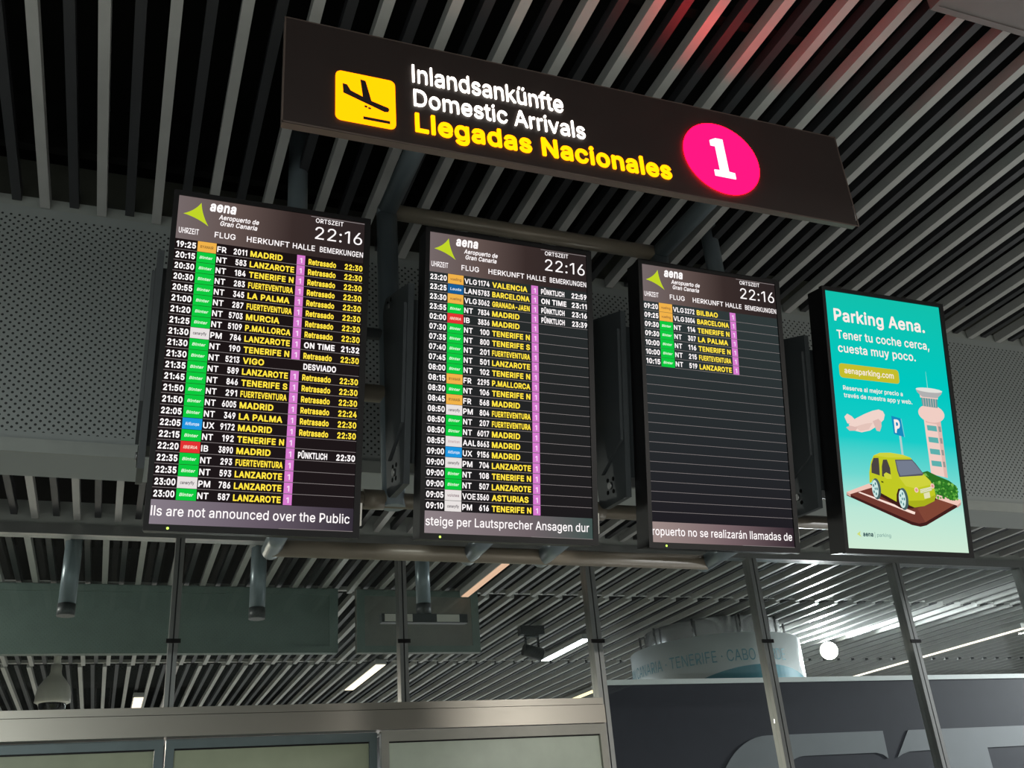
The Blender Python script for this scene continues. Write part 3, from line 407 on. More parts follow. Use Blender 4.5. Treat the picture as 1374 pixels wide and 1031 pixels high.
for i in range(len(xm) - 1):
    g = G(); z0 = .894 if xm[i] < 2.5 else -EYE + .02
    g.box(xm[i] + .036, xm[i + 1] - .036, YG, YG + .01, z0, ZR - .057, GLASS)
    struct(shift(g.build('window_%d' % (i + 1)), (0, 0, EYE)), 'clear glass pane of the partition, bay %d from the left' % (i + 1), 'window')
g = G(); g.box(-3.5, -1.06, YG, YG + .01, .894, ZR - .057, GLASS); struct(shift(g.build('window_8'), (0, 0, EYE)), 'clear glass pane at the far left of the partition', 'window')
# steel header over the doors
g = G(); g.box(-3.5, 2.95, YG - .10, YG + .08, .735, .845, STEEL); g.box(-3.5, 2.95, YG - .085, YG + .08, .85, .89, STEEL); g.box(-3.5, 2.95, YG - .07, YG + .07, .843, .852, BLACKP)
struct(shift(g.build('trim_header'), (0, 0, EYE)), 'brushed steel header beam over the sliding doors', 'header')
def door(i, x0, x1, y, fm, gm, lab, tw):
    g = G(); zt = .73
    g.box(x0, x1, y, y + .05, zt - tw, zt, fm); g.box(x0, x0 + .045, y, y + .05, -EYE + .01, zt - tw, fm); g.box(x1 - .045, x1, y, y + .05, -EYE + .01, zt - tw, fm)
    g.box(x0 + .046, x1 - .046, y, y + .05, -EYE + .01, -EYE + .12, fm)
    o = struct(shift(g.build('door_%d' % i), (0, 0, EYE)), lab, 'door')
    g = G(); g.box(x0 + .046, x1 - .046, y + .02, y + .03, -EYE + .121, zt - tw - .001, gm); g.build('frosted_pane', o)
    g = G(); g.box(x0 + .046, x1 - .046, y + .012, y + .02, zt - tw - .008, zt - tw, BLACKP); g.build('seal', o)
    return o
door(1, -1.5, .29, YG - .02, DFRAME, FROST, 'blue grey framed sliding door with frosted pane, leftmost under the steel header', .05)
door(2, .302, 1.48, YG - .02, DFRAME, FROST, 'blue grey framed sliding door with frosted pane, middle one under the steel header', .05)
door(3, 1.49, 2.95, YG - .085, DFRAME2, FROST2, 'pale framed sliding door with frosted pane, right of the steel header', .06)

# ================================================================== screens
DPL = 2.9
n_ = Vector((0, math.cos(TILT), math.sin(TILT))); u_ = Vector((0, -math.sin(TILT), math.cos(TILT)))
W_, H_ = .570, .994
GREEN, ORANGE, RED, BLUE, WHT, NAVY = (12, 200, 62), (240, 178, 74), (226, 52, 52), (30, 150, 222), (232, 226, 224), (24, 92, 150)
TW = emit((246, 240, 240), 1.15); TY = emit((255, 226, 66), 1.1); LINE = emit((140, 132, 132)); PINK = emit((214, 122, 204)); PINKT = emit((250, 225, 250))
DARKT = emit((60, 52, 50))
def screen_root(name, x0, u0, label, cat, group=None):
    r = bpy.data.objects.new(name, None); C.objects.link(r); r.empty_display_size = .1
    p = n_ * DPL + u_ * u0 + Vector((x0, 0, EYE))
    m = Matrix(((1, 0, 0, p.x), (0, u_.y, -n_.y, p.y), (0, u_.z, -n_.z, p.z), (0, 0, 0, 1)))
    r.matrix_world = m; tag(r, label, cat, group); return r, m
def housing(r, m, power=True, label_strip=True):
    """bezel, body, rear bracket with bolts; local x right, y up the screen, z towards the viewer"""
    W, H = W_, H_; b = .019
    g = G()
    for (x0, x1, y0, y1) in ((-b + .004, 0, -b, H + b * .8), (W, W + b, -b, H + b * .8), (0, W, -b, 0), (0, W, H, H + b * .8)): g.box(x0, x1, y0, y1, -.012, .006, BLACKP)
    g.build('bezel', r)
    g = G(); g.box(-b + .008, W + b - .004, -b + .004, H + b * .6, -.085, -.0121, BLACKP)
    g.box(.06, W - .06, .1, H - .12, -.12, -.085, BLACKP)
    g.build('body', r)
    if label_strip:
        g = G(); g.box(W + b, W + b + .007, .02, .088, -.035, -.002, WHITE); o = g.build('side_strip', r); o['label'] = 'pale plastic strip low on the right edge'
    if power:
        g = G(); g.poly(arc(.05, -.0105, .0035, .0035, n=12), emit((190, 255, 90), 2.5), .0065); o = g.build('power_light', r); o['label'] = 'small green power light'
    # bracket: two side plates whose rear edge hangs plumb, a box between them
    mi = m.inverted()
    def loc_(Y, Z): q = mi @ Vector((0, Y, Z + EYE)); return (q.y, q.z)
    def plate(top, bot, yr, front):
        pts = []
        R = .05
        for cyy, czz, a0 in ((yr - R, bot + R, -90), (yr - R, top - R, 0)):
            for i in range(7):
                a = math.radians(a0 + 15 * i); pts.append(loc_(cyy + R * math.cos(a), czz + R * math.sin(a)))
        ft, fb = pts[-1], pts[0]
        pts += [(ft[0] - .05, front), (fb[0] + .02, front)]
        return pts
    g = G(); pl = plate(1.86, 1.10, 3.034, -.086)
    for xx in (-.045, W + .005):
        pts3 = pl; n = len(pts3)
        vs = [(xx, p[0], p[1]) for p in pts3] + [(xx + .02, p[0], p[1]) for p in pts3]
        g.add(vs, [tuple(range(n))[::-1], tuple(range(n, 2 * n))] + [(i, (i + 1) % n, n + (i + 1) % n, n + i) for i in range(n)], BRACK)
    pl2 = plate(1.80, 1.16, 2.96, -.121); n = len(pl2)
    vs = [(-.0245, p[0], p[1]) for p in pl2] + [(W + .0045, p[0], p[1]) for p in pl2]
    g.add(vs, [tuple(range(n))[::-1], tuple(range(n, 2 * n))] + [(i, (i + 1) % n, n + (i + 1) % n, n + i) for i in range(n)], BRACK)
    br = g.build('mount_bracket', r)
    # raised side cover with a slanted foot
    g = G(); a = loc_(2.97, 1.80); b_ = loc_(2.97, 1.22)
    pts = [(a[0], a[1]), (a[0] - .06, -.095), (b_[0] + .1 - .0, -.095), (b_[0], b_[1])]
    n = 4; vs = [(-.056, p[0], p[1]) for p in pts] + [(-.0455, p[0], p[1]) for p in pts]
    g.add(vs, [tuple(range(n))[::-1], tuple(range(n, 2 * n))] + [(i, (i + 1) % n, n + (i + 1) % n, n + i) for i in range(n)], BRACK)
    g.build('side_cover', br)
    for (Y, Z) in ((2.945, 1.80), (2.93, 1.165)):
        q = loc_(Y, Z)
        bg = G(); bg.tube((-.052, q[0], q[1]), (-.0455, q[0], q[1]), .013, BOLT, 12); bg.build('bolt', br)
        for dy, dz in ((.022, .022), (-.022, .022), (.022, -.022), (-.022, -.022)):
            dg = G(); dg.tube((-.047, q[0] + dy, q[1] + dz), (-.0452, q[0] + dy, q[1] + dz), .008, VOID, 8); dg.build('slot', br)

LOGO = [(.028, .058), (.085, .044), (.115, .015), (.128, .052), (.159, .089), (.108, .066)]
def logo_pts(f):
    tips = [(.028, .058), (.115, .015), (.159, .089)]; cen = (.103, .054); out = []
    for i in range(3):
        a, b = tips[i], tips[(i + 1) % 3]; mid = ((a[0] + b[0]) / 2 * .55 + cen[0] * .45, (a[1] + b[1]) / 2 * .55 + cen[1] * .45)
        for k in range(7):
            t = k / 7; out.append(f((1 - t) ** 2 * a[0] + 2 * t * (1 - t) * mid[0] + t * t * b[0], (1 - t) ** 2 * a[1] + 2 * t * (1 - t) * mid[1] + t * t * b[1]))
    return out
TILES = {'NT': (GREEN, 'Binter', (225, 255, 225), .2), 'VLG': (ORANGE, 'vueling', (150, 105, 60), 0), 'FR': (ORANGE, 'RYANAIR', (140, 100, 50), 0), 'LAN': (NAVY, 'Lauda', (220, 235, 250), .1),
         'IB': (RED, 'IBERIA', (250, 220, 200), .2), 'PM': (WHT, 'canaryfly', (90, 84, 90), .1), 'UX': (BLUE, 'AirEuropa', (225, 240, 255), 0), 'AAL': (WHT, 'American', (196, 170, 170), 0), 'VOE': (WHT, 'volotea', (150, 130, 135), 0)}
def flight_screen(name, x0, u0, rows, ticker, tick_rng, hdr, tk, base, label):
    r, m = screen_root(name, x0, u0, label, 'flight screen', 'flight information screens on the tube frame')
    X = lambda v: v * W_
    Y = lambda v: (1 - v) * H_
    housing(r, m)
    g = G(); g.box(0, W_, 0, H_, -.0119, 0, emit_grad('screen_dark', [(0, base[0]), (1, base[1])], 1, H_, 0)); sc = g.build('screen', r)  # dark glowing base; the teal tint of some screens paints in a reflection
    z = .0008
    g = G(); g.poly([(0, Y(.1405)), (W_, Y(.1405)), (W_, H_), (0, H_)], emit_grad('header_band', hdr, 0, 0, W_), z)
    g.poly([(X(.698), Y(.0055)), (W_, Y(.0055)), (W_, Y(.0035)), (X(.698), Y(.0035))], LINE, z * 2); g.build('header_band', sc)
    g = G(); g.poly(logo_pts(lambda a, b: (X(a), Y(b))), emit((192, 212, 40)), z * 2)
    text(g, 'aena', X(.160), Y(.036), .030, TW, z * 2, width=X(.137), bold=.035, shear=.12)
    text(g, 'Aeropuerto de', X(.21), Y(.0605), .0145, TW, z * 2, width=X(.21), bold=.02, shear=.2)
    text(g, 'Gran Canaria', X(.219), Y(.0805), .0145, TW, z * 2, width=X(.194), bold=.02, shear=.2); g.build('airport_logo', sc)
    for s_, a, b in (('UHRZEIT', .013, .114), ('FLUG', .195, .303), ('HERKUNFT', .362, .589), ('HALLE', .607, .728), ('BEMERKUNGEN', .755, .997)):
        g = G(); text(g, s_, X(a), Y(.1215), .0175, TW, z * 2, width=X(b - a), bold=.012); g.build('column_heading', sc)
    g = G(); text(g, 'ORTSZEIT', X(.725), Y(.0235), .0145, TW, z * 2, width=X(.155), bold=.01)
    text(g, '22:16', X(.725), Y(.0795), .0415, TW, z * 2, width=X(.264), bold=.0); g.build('clock', sc)
    ph = .03434
    for i in range(23):
        g = G(); t = .1405 + ph * i; bs = t + .0262; bo = t + ph
        row = rows[i] if i < len(rows) else None
        if i < 22:
            for a, b in (((0, .114), (.212, 1)) if row else ((0, 1),)): g.poly([(X(a), Y(bo) - .0006), (X(b), Y(bo) - .0006), (X(b), Y(bo) + .0007), (X(a), Y(bo) + .0007)], LINE, z)
        if row:
            tm, code, num, dest, hall, rem, rt = row
            hcap = .0172
            text(g, tm, X(.008), Y(bs), hcap, TW, z * 2, width=X(.098), bold=.03)
            tc_, tn, tcol, sh = TILES[code]
            g.poly([(X(.114), Y(bo) + .0006), (X(.209), Y(bo) + .0006), (X(.209), Y(t) - .0006), (X(.114), Y(t) - .0006)], emit(tc_), z)
            text(g, tn, X(.128), Y(bo - .0125), .0085, emit(tcol), z * 2, width=X(.067), bold=.02, shear=sh)
            text(g, code, X(.214), Y(bs + .001), hcap, TW, z * 2, maxw=X(.077), bold=.02, kx=.95)
            text(g, num, 0, Y(bs + .001), hcap, TW, z * 2, right=X(.369), bold=.028, width=X(.0705 if len(num) > 3 else .057))
            text(g, dest, X(.386), Y(bs + .0015), hcap, TY, z * 2, maxw=X(.236), bold=.03, kx=1.0)
            if hall:
                g.poly([(X(.634), Y(bo) + .0011), (X(.678), Y(bo) + .0011), (X(.678), Y(t) - .0011), (X(.634), Y(t) - .0011)], PINK, z)
                text(g, '1', X(.650), Y(bs + .0005), .0155, PINKT, z * 2, bold=.02)
            if rem:
                mm = TY if rem == 'Retrasado' else TW
                if rem == 'DESVIADO': text(g, rem, X(.70), Y(bs + .002), hcap, mm, z * 2, width=X(.175), bold=.03)
                else: text(g, rem, X(.697), Y(bs + .002), hcap, mm, z * 2, width=X(.152 if rem != 'ON TIME' else .165), bold=.03)
                if rt: text(g, rt, 0, Y(bs + .002), hcap, mm, z * 2, right=X(.997), width=X(.1), bold=.03)
        if g.f: g.build('flight_row', sc)
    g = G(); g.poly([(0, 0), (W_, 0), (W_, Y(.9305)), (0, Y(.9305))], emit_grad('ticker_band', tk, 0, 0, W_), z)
    g.poly([(X(.62), .0005), (W_, .0005), (W_, .002), (X(.62), .002)], LINE, z * 2)
    text(g, ticker, X(tick_rng[0]), Y(.9755), .0265, TW, z * 2, width=X(tick_rng[1] - tick_rng[0]), bold=.008, res=3)
    g.build('ticker', sc)
    return r
R_ = 'Retrasado'; P_ = 'PÜNKTLICH'
rows1 = [('19:25', 'FR', '2011', 'MADRID', 1, R_, '22:30'), ('20:15', 'NT', '583', 'LANZAROTE', 1, R_, '22:30'), ('20:30', 'NT', '184', 'TENERIFE N', 1, R_, '22:30'), ('20:30', 'NT', '283', 'FUERTEVENTURA', 1, R_, '22:30'),
 ('20:55', 'NT', '345', 'LA PALMA', 1, R_, '22:30'), ('21:00', 'NT', '287', 'FUERTEVENTURA', 1, R_, '22:30'), ('21:20', 'NT', '5703', 'MURCIA', 1, R_, '22:30'), ('21:25', 'NT', '5109', 'P.MALLORCA', 1, R_, '22:30'),
 ('21:30', 'PM', '784', 'LANZAROTE', 1, 'ON TIME', '21:32'), ('21:30', 'NT', '190', 'TENERIFE N', 1, R_, '22:30'), ('21:30', 'NT', '5213', 'VIGO', 0, 'DESVIADO', ''), ('21:35', 'NT', '589', 'LANZAROTE', 1, R_, '22:30'),
 ('21:45', 'NT', '846', 'TENERIFE S', 1, R_, '22:30'), ('21:50', 'NT', '291', 'FUERTEVENTURA', 1, R_, '22:30'), ('21:50', 'NT', '6005', 'MADRID', 1, R_, '22:24'), ('22:05', 'NT', '349', 'LA PALMA', 1, R_, '22:30'),
 ('22:05', 'UX', '9172', 'MADRID', 1, R_, '22:30'), ('22:15', 'NT', '192', 'TENERIFE N', 1, '', ''), ('22:20', 'IB', '3890', 'MADRID', 1, P_, '22:30'), ('22:35', 'NT', '293', 'FUERTEVENTURA', 1, '', ''),
 ('22:35', 'NT', '593', 'LANZAROTE', 1, '', ''), ('23:00', 'PM', '786', 'LANZAROTE', 1, '', ''), ('23:00', 'NT', '587', 'LANZAROTE', 1, '', '')]
q = lambda t, c, n, d, r='', rt='': (t, c, n, d, 1, r, rt)
rows2 = [q('23:20', 'VLG', '1174', 'VALENCIA', P_, '22:59'), q('23:25', 'LAN', '5783', 'BARCELONA', 'ON TIME', '23:11'), q('23:30', 'VLG', '3062', 'GRANADA-JAEN', P_, '23:16'), q('23:55', 'NT', '7834', 'MADRID', P_, '23:39'),
 q('02:00', 'IB', '3836', 'MADRID'), q('07:30', 'NT', '100', 'TENERIFE N'), q('07:35', 'NT', '800', 'TENERIFE S'), q('07:40', 'NT', '201', 'FUERTEVENTURA'), q('07:45', 'NT', '501', 'LANZAROTE'), q('08:00', 'NT', '102', 'TENERIFE N'),
 q('08:15', 'FR', '2295', 'P.MALLORCA'), q('08:30', 'NT', '106', 'TENERIFE N'), q('08:45', 'FR', '568', 'MADRID'), q('08:50', 'PM', '804', 'FUERTEVENTURA'), q('08:50', 'NT', '207', 'FUERTEVENTURA'), q('08:50', 'NT', '6017', 'MADRID'),
 q('08:55', 'AAL', '8663', 'MADRID'), q('09:00', 'UX', '9156', 'MADRID'), q('09:00', 'PM', '704', 'LANZAROTE'), q('09:00', 'NT', '108', 'TENERIFE N'), q('09:00', 'NT', '507', 'LANZAROTE'), q('09:05', 'VOE', '3560', 'ASTURIAS'), q('09:10', 'PM', '616', 'TENERIFE N')]
rows3 = [q('09:20', 'VLG', '3272', 'BILBAO'), q('09:25', 'VLG', '3004', 'BARCELONA'), q('09:30', 'NT', '114', 'TENERIFE N'), q('09:30', 'NT', '307', 'LA PALMA'), q('10:00', 'NT', '116', 'TENERIFE N'), q('10:00', 'NT', '215', 'FUERTEVENTURA'), q('10:15', 'NT', '519', 'LANZAROTE')]
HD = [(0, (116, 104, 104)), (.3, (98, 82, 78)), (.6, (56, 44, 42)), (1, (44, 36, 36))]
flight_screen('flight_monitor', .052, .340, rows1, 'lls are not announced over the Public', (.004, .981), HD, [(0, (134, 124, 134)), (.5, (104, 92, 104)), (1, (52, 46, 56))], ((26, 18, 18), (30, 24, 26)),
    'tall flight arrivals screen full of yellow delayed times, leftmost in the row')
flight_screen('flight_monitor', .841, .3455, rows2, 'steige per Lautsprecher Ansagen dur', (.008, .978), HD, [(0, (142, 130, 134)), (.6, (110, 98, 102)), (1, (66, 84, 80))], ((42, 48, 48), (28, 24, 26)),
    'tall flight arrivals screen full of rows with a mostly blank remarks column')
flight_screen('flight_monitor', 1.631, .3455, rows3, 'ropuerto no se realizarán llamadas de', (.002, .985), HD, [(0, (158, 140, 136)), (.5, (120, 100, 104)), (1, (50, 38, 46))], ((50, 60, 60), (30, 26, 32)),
    'tall flight arrivals screen with only seven flights above empty lines')

# ---------- advertising display
def ad_screen():
    r, m = screen_root('advertising_display', 2.433, .352, 'tall turquoise advertising screen with a green car picture, right end of row', 'advertising screen')
    housing(r, m, power=False)
    X = lambda v: v * W_
    Y = lambda v: (1 - v) * H_
    P = lambda pts: [(X(a), Y(b)) for a, b in pts]
    g = G(); g.box(0, W_, 0, H_, -.0119, 0, emit_grad('ad_sky', [(0, (18, 192, 172)), (.35, (0, 200, 192)), (.58, (24, 204, 200)), (.72, (110, 216, 208)), (.85, (186, 230, 214)), (1, (206, 234, 212))], 1, H_, 0)); sc = g.build('screen', r)
    z = .0008; TWH = emit((248, 232, 226), 1.05)
    g = G()
    g = G(); text(g, 'Parking Aena.', X(.062), Y(.119), .047, TWH, z, width=X(.784), bold=.022, res=4); g.build('text_line', sc)
    g = G(); text(g, 'Tener tu coche cerca,', X(.072), Y(.1915), .033, TWH, z, width=X(.795), bold=.014, res=4); g.build('text_line', sc)
    g = G(); text(g, 'cuesta muy poco.', X(.071), Y(.2465), .033, TWH, z, width=X(.662), bold=.014, res=4); g.build('text_line', sc)
    g = G(); g.poly(rrect(X(.064), X(.567), Y(.350), Y(.293), .014), emit((196, 190, 46)), z); g.build('web_address_box', sc)
    g = G(); text(g, 'aenaparking.com', X(.105), Y(.331), .022, TWH, z * 2, width=X(.415), bold=.012); g.build('text_line', sc)
    g = G(); text(g, 'Reserva al mejor precio a', X(.082), Y(.398), .0165, TWH, z, width=X(.501), bold=.014); g.build('text_line', sc)
    g = G(); text(g, 'través de nuestra app y web.', X(.083), Y(.427), .0165, TWH, z, width=X(.575), bold=.014); g.build('text_line', sc)
    g = G(); text(g, 'aena', X(.131), Y(.953), .015, emit((30, 70, 76)), z, width=X(.081), bold=.03); g.build('text_line', sc)
    g = G(); text(g, '| parking', X(.225), Y(.953), .013, emit((110, 150, 146)), z, width=X(.13), bold=0); g.build('text_line', sc)
    g = G(); g.poly(P([(.082, .947), (.112, .935), (.106, .947), (.118, .957)]), emit((206, 220, 120)), z); g.build('logo', sc)
    # control tower
    g = G(); pk = emit((240, 206, 196)); pk2 = emit((222, 184, 174)); wn = emit((92, 176, 172))
    g.poly(P([(.806, .36), (.812, .36), (.810, .285), (.808, .285)]), emit((150, 220, 210)), z)
    g.poly(P([(.744, .48), (.890, .478), (.894, .712), (.752, .70)]), pk, z)
    g.poly(P([(.852, .48), (.890, .478), (.894, .712), (.866, .71)]), pk2, z * 1.5)
    for k in range(4):
        t = .506 + .047 * k; xo = .001 * k
        g.poly(P([(.762 + xo, t), (.846 + xo * 2, t + .001), (.848 + xo * 2, t + .023), (.764 + xo, t + .021)]), wn, z * 2)
        g.poly(P([(.862 + xo, t + .001), (.884, t + .001), (.885, t + .023), (.864 + xo, t + .023)]), emit((150, 150, 146)), z * 2)
    g.poly([(X(.815) + X(.115) * math.cos(a) * 1.0, Y(.458) + .036 * math.sin(a)) for a in [i * math.pi / 14 for i in range(28)]], pk, z * 2.2)
    g.poly(P([(.742, .466), (.888, .470), (.875, .50), (.758, .496)]), pk2, z * 2.1)
    g.poly(P([(.738, .392), (.882, .392), (.876, .432), (.744, .43)]), emit((106, 150, 152)), z * 2.4)
    for k in range(6): g.poly(P([(.752 + .022 * k, .395), (.757 + .022 * k, .395), (.758 + .021 * k, .43), (.753 + .021 * k, .43)]), emit((210, 190, 184)), z * 2.6)
    g.poly(P([(.730, .384), (.888, .384), (.888, .396), (.732, .396)]), pk, z * 2.8)
    g.poly(P([(.700, .364), (.934, .362), (.922, .374), (.880, .392), (.748, .392), (.712, .376)]), emit((176, 176, 176)), z * 2.9)
    g.poly([(X(.817) + X(.117) * math.cos(a), Y(.362) + .009 * math.sin(a)) for a in [i * math.pi / 14 for i in range(28)]], emit((226, 226, 220)), z * 3.1); g.build('control_tower_picture', sc)
    # toy aeroplane
    g = G(); a1 = emit((240, 212, 202)); a2 = emit((220, 186, 178))
    g.poly(P([(.070, .505), (.095, .492), (.13, .50), (.16, .515), (.12, .53), (.09, .53)]), a1, z)
    g.poly(P([(.098, .535), (.16, .508), (.24, .486), (.31, .470), (.36, .463), (.395, .468), (.408, .482), (.395, .502), (.34, .528), (.27, .550), (.20, .560), (.14, .556)]), a1, z * 1.4)
    g.poly(P([(.30, .512), (.35, .50), (.372, .512), (.37, .53), (.352, .55), (.325, .548)]), a2, z * 1.8)
    g.poly(P([(.075, .546), (.11, .538), (.17, .542), (.15, .556), (.10, .558)]), a2, z * 1.8)
    g.poly(P([(.15, .540), (.24, .524), (.30, .518), (.26, .546), (.19, .556)]), emit((228, 196, 186)), z * 1.6); g.build('aeroplane_picture', sc)
    # parking sign
    g = G(); g.poly(P([(.512, .56), (.530, .56), (.534, .64), (.516, .64)]), emit((176, 206, 204)), z)
    g.poly(P([(.462, .483), (.540, .490), (.553, .563), (.470, .554)]), emit((22, 140, 190)), z * 1.5); g.poly(P([(.540, .490), (.548, .492), (.561, .563), (.553, .563)]), emit((110, 200, 210)), z * 1.5)
    text(g, 'P', X(.480), Y(.547), .048, TWH, z * 2, width=X(.048), bold=.03, res=4); g.build('parking_sign_picture', sc)
    # parking bay, hedge
    g = G(); g.poly(P([(.029, .806), (.031, .794), (.219, .757), (.60, .765), (.985, .797), (.980, .815), (.66, .902), (.61, .908), (.54, .903)]), emit((66, 30, 28)), z)
    g.poly(P([(.031, .797), (.222, .760), (.60, .765), (.97, .803), (.655, .890), (.60, .896), (.54, .890)]), emit((112, 58, 48)), z * 1.2)
    g.poly(P([(.60, .84), (.80, .79), (.97, .803), (.655, .890)]), emit((128, 70, 54)), z * 1.3)
    g.poly(P([(.031, .793), (.060, .800), (.250, .768), (.219, .755)]), emit((238, 198, 184)), z * 1.4); g.poly(P([(.031, .793), (.060, .800), (.060, .810), (.031, .803)]), emit((214, 168, 156)), z * 1.4)
    g.poly(P([(.77, .775), (.985, .794), (.985, .804), (.945, .818), (.76, .795)]), emit((240, 200, 186)), z * 1.4); g.poly(P([(.945, .818), (.985, .804), (.98, .814), (.945, .828)]), emit((206, 160, 150)), z * 1.5)
    g.poly(P([(.123, .792), (.137, .789), (.578, .853), (.572, .862), (.555, .861)]), emit((252, 226, 214)), z * 1.6); g.build('parking_bay_picture', sc)
    g = G(); rnd = random.Random(4); greens = [(40, 110, 34), (62, 140, 44), (92, 168, 60), (50, 126, 40), (120, 186, 80)]
    g.poly(P([(.66, .70), (.72, .69), (.80, .706), (.90, .722), (.962, .742), (.966, .785), (.93, .80), (.85, .788), (.70, .77)]), emit((44, 112, 36)), z * 1.8)
    for k in range(150):
        a = rnd.uniform(.665, .962); t0 = .694 + (a - .66) * .16; b = rnd.uniform(t0, min(.795, t0 + .085)); rr = rnd.uniform(.004, .008)
        g.poly(arc(X(a), Y(b), rr, rr * .8, n=7), emit(greens[k % 5]), z * (1.9 + .002 * k))
    g.build('hedge_picture', sc)
    # car
    g = G(); c0 = emit((192, 200, 36)); c1_ = emit((206, 210, 62)); c2_ = emit((168, 176, 28)); wi = emit((74, 68, 66)); ws = emit((116, 124, 142))
    zz = z * 2.5
    g.poly(P([(.24, .79), (.30, .80), (.46, .842), (.56, .84), (.77, .80), (.76, .78), (.4, .76)]), emit((60, 30, 26)), zz * .95)
    for wx, wy, rx, ry in ((.262, .774, .036, .040), (.478, .806, .040, .042)):
        g.poly(arc(X(wx) + .006, Y(wy), X(rx), ry, n=24), emit((70, 96, 96)), zz * 1.5); g.poly(arc(X(wx), Y(wy), X(rx) * .72, ry * .82, n=24), emit((206, 232, 226)), zz * 1.6)
        for k in range(5):
            a = k * 2 * math.pi / 5; g.poly(arc(X(wx) + X(rx) * .42 * math.cos(a), Y(wy) + ry * .5 * math.sin(a), .0035, .006, n=8), emit((84, 140, 140)), zz * 1.7)
        g.poly(arc(X(wx), Y(wy), .004, .005, n=10), emit((110, 160, 160)), zz * 1.75)
    g.poly(P([(.222, .752), (.228, .712), (.250, .672), (.278, .646), (.33, .634), (.42, .630), (.52, .634), (.585, .642), (.625, .664), (.69, .706), (.735, .728), (.760, .752), (.768, .785), (.752, .806), (.66, .828), (.575, .836), (.530, .828), (.518, .790), (.490, .766), (.455, .768), (.436, .79), (.430, .818), (.305, .788), (.300, .762), (.282, .742), (.255, .738), (.235, .752)]), c0, zz)
    g.poly(P([(.278, .646), (.33, .634), (.42, .630), (.52, .634), (.59, .644), (.45, .648), (.39, .650)]), c1_, zz * 1.15)
    g.poly(P([(.470, .722), (.682, .708), (.735, .728), (.745, .742), (.60, .762), (.52, .756)]), c1_, zz * 1.15)
    g.poly(P([(.53, .812), (.66, .806), (.764, .782), (.752, .806), (.66, .828), (.575, .836), (.530, .828)]), c2_, zz * 1.1)
    g.poly(P([(.452, .656), (.598, .650), (.625, .664), (.684, .703), (.67, .710), (.474, .722), (.462, .70)]), emit((84, 84, 96)), zz * 1.2); g.poly(P([(.460, .660), (.596, .654), (.622, .668), (.676, .702), (.484, .717), (.470, .70)]), ws, zz * 1.3)
    g.poly(P([(.246, .714), (.252, .682), (.274, .656), (.316, .654), (.316, .68), (.312, .722)]), wi, zz * 1.2)
    g.poly(P([(.330, .724), (.336, .686), (.352, .660), (.384, .658), (.404, .69), (.404, .722), (.366, .728)]), wi, zz * 1.2)
    g.poly(P([(.346, .716), (.366, .708), (.406, .716), (.408, .732), (.37, .733), (.348, .728)]), c1_, zz * 1.35)
    g.poly(P([(.318, .742), (.336, .744), (.336, .750), (.318, .748)]), emit((80, 84, 20)), zz * 1.3); g.poly(P([(.270, .734), (.284, .736), (.284, .742), (.270, .740)]), emit((80, 84, 20)), zz * 1.3)
    g.poly(P([(.634, .764), (.738, .750), (.742, .764), (.70, .776), (.640, .780)]), emit((190, 200, 120)), zz * 1.3)
    for k in range(3): g.poly(P([(.638, .766 + .005 * k), (.738, .752 + .005 * k), (.738, .754 + .005 * k), (.638, .768 + .005 * k)]), emit((250, 244, 236)), zz * 1.4)
    for lx, ly in ((.606, .768), (.748, .748)): g.poly(arc(X(lx), Y(ly), .010, .010, n=16), emit((244, 206, 190)), zz * 1.4); g.poly(arc(X(lx), Y(ly), .006, .006, n=12), emit((222, 150, 140)), zz * 1.5)
    g.poly(P([(.664, .780), (.716, .772), (.718, .794), (.668, .800)]), emit((226, 224, 180)), zz * 1.4)
    g.build('car_picture', sc)
ad_screen()

# ================================================================== overhead sign
YS = 2.2
sg = thing('arrivals_sign', 'long dark brown overhead sign reading Domestic Arrivals with pink number disc', 'sign', (1.3, YS, EYE + 1.91))
def S(pts): return [(a - 1.3, b - 1.91) for a, b in pts]
def to_sign(o):      # parts are drawn in x,y and stood upright facing the viewer
    o.rotation_euler = (math.pi / 2, 0, 0); return o
g = G(); g.prism(S([(.297, 1.907), (2.297, 1.915), (2.308, 2.312), (.297, 2.306)]), -.026, 0, SIGNB, SIGNE); to_sign(g.build('sign_box', sg))
g = G()
for (x0, x1, y0, y1) in ((.297, 2.303, 1.9075, 1.9135), (.297, 2.306, 2.304, 2.309), (.295, .300, 1.907, 2.309), (2.299, 2.305, 1.912, 2.311)): g.poly(S([(x0, y0), (x1, y0), (x1, y1), (x0, y1)]), SIGNE, .002)
to_sign(g.build('edge_trim', sg))
YEL = emit((255, 134, 2), 3.0); YT = emit((255, 148, 3), 3.0); WT = emit((255, 246, 236), 4.0); PK = emit((255, 2, 33), 15.0); PKW = emit((255, 246, 252), 1.5)
D = .005
g = G(); g.prism(S(rrect(.448, .6275, 1.953, 2.137, .018)), 0, D, YEL); pic = to_sign(g.build('arrivals_pictogram', sg))
g = G()
g.poly(S([(.468, 2.089), (.4815, 2.087), (.492, 2.067), (.528, 2.052), (.521, 2.117), (.537, 2.115), (.554, 2.042), (.592, 2.031), (.604, 2.028), (.608, 2.021), (.604, 2.011), (.592, 2.009), (.470, 2.053)]), SIGNB, D + .001)
g.poly(S(arc(.537, 2.0165, .005, .004, n=10)), SIGNB, D + .001); g.poly(S(arc(.548, 2.0125, .005, .004, n=10)), SIGNB, D + .001)
g.poly(S([(.529, 1.967), (.609, 1.967), (.609, 1.978), (.529, 1.978)]), SIGNB, D + .001); g.build('aeroplane_symbol', pic)
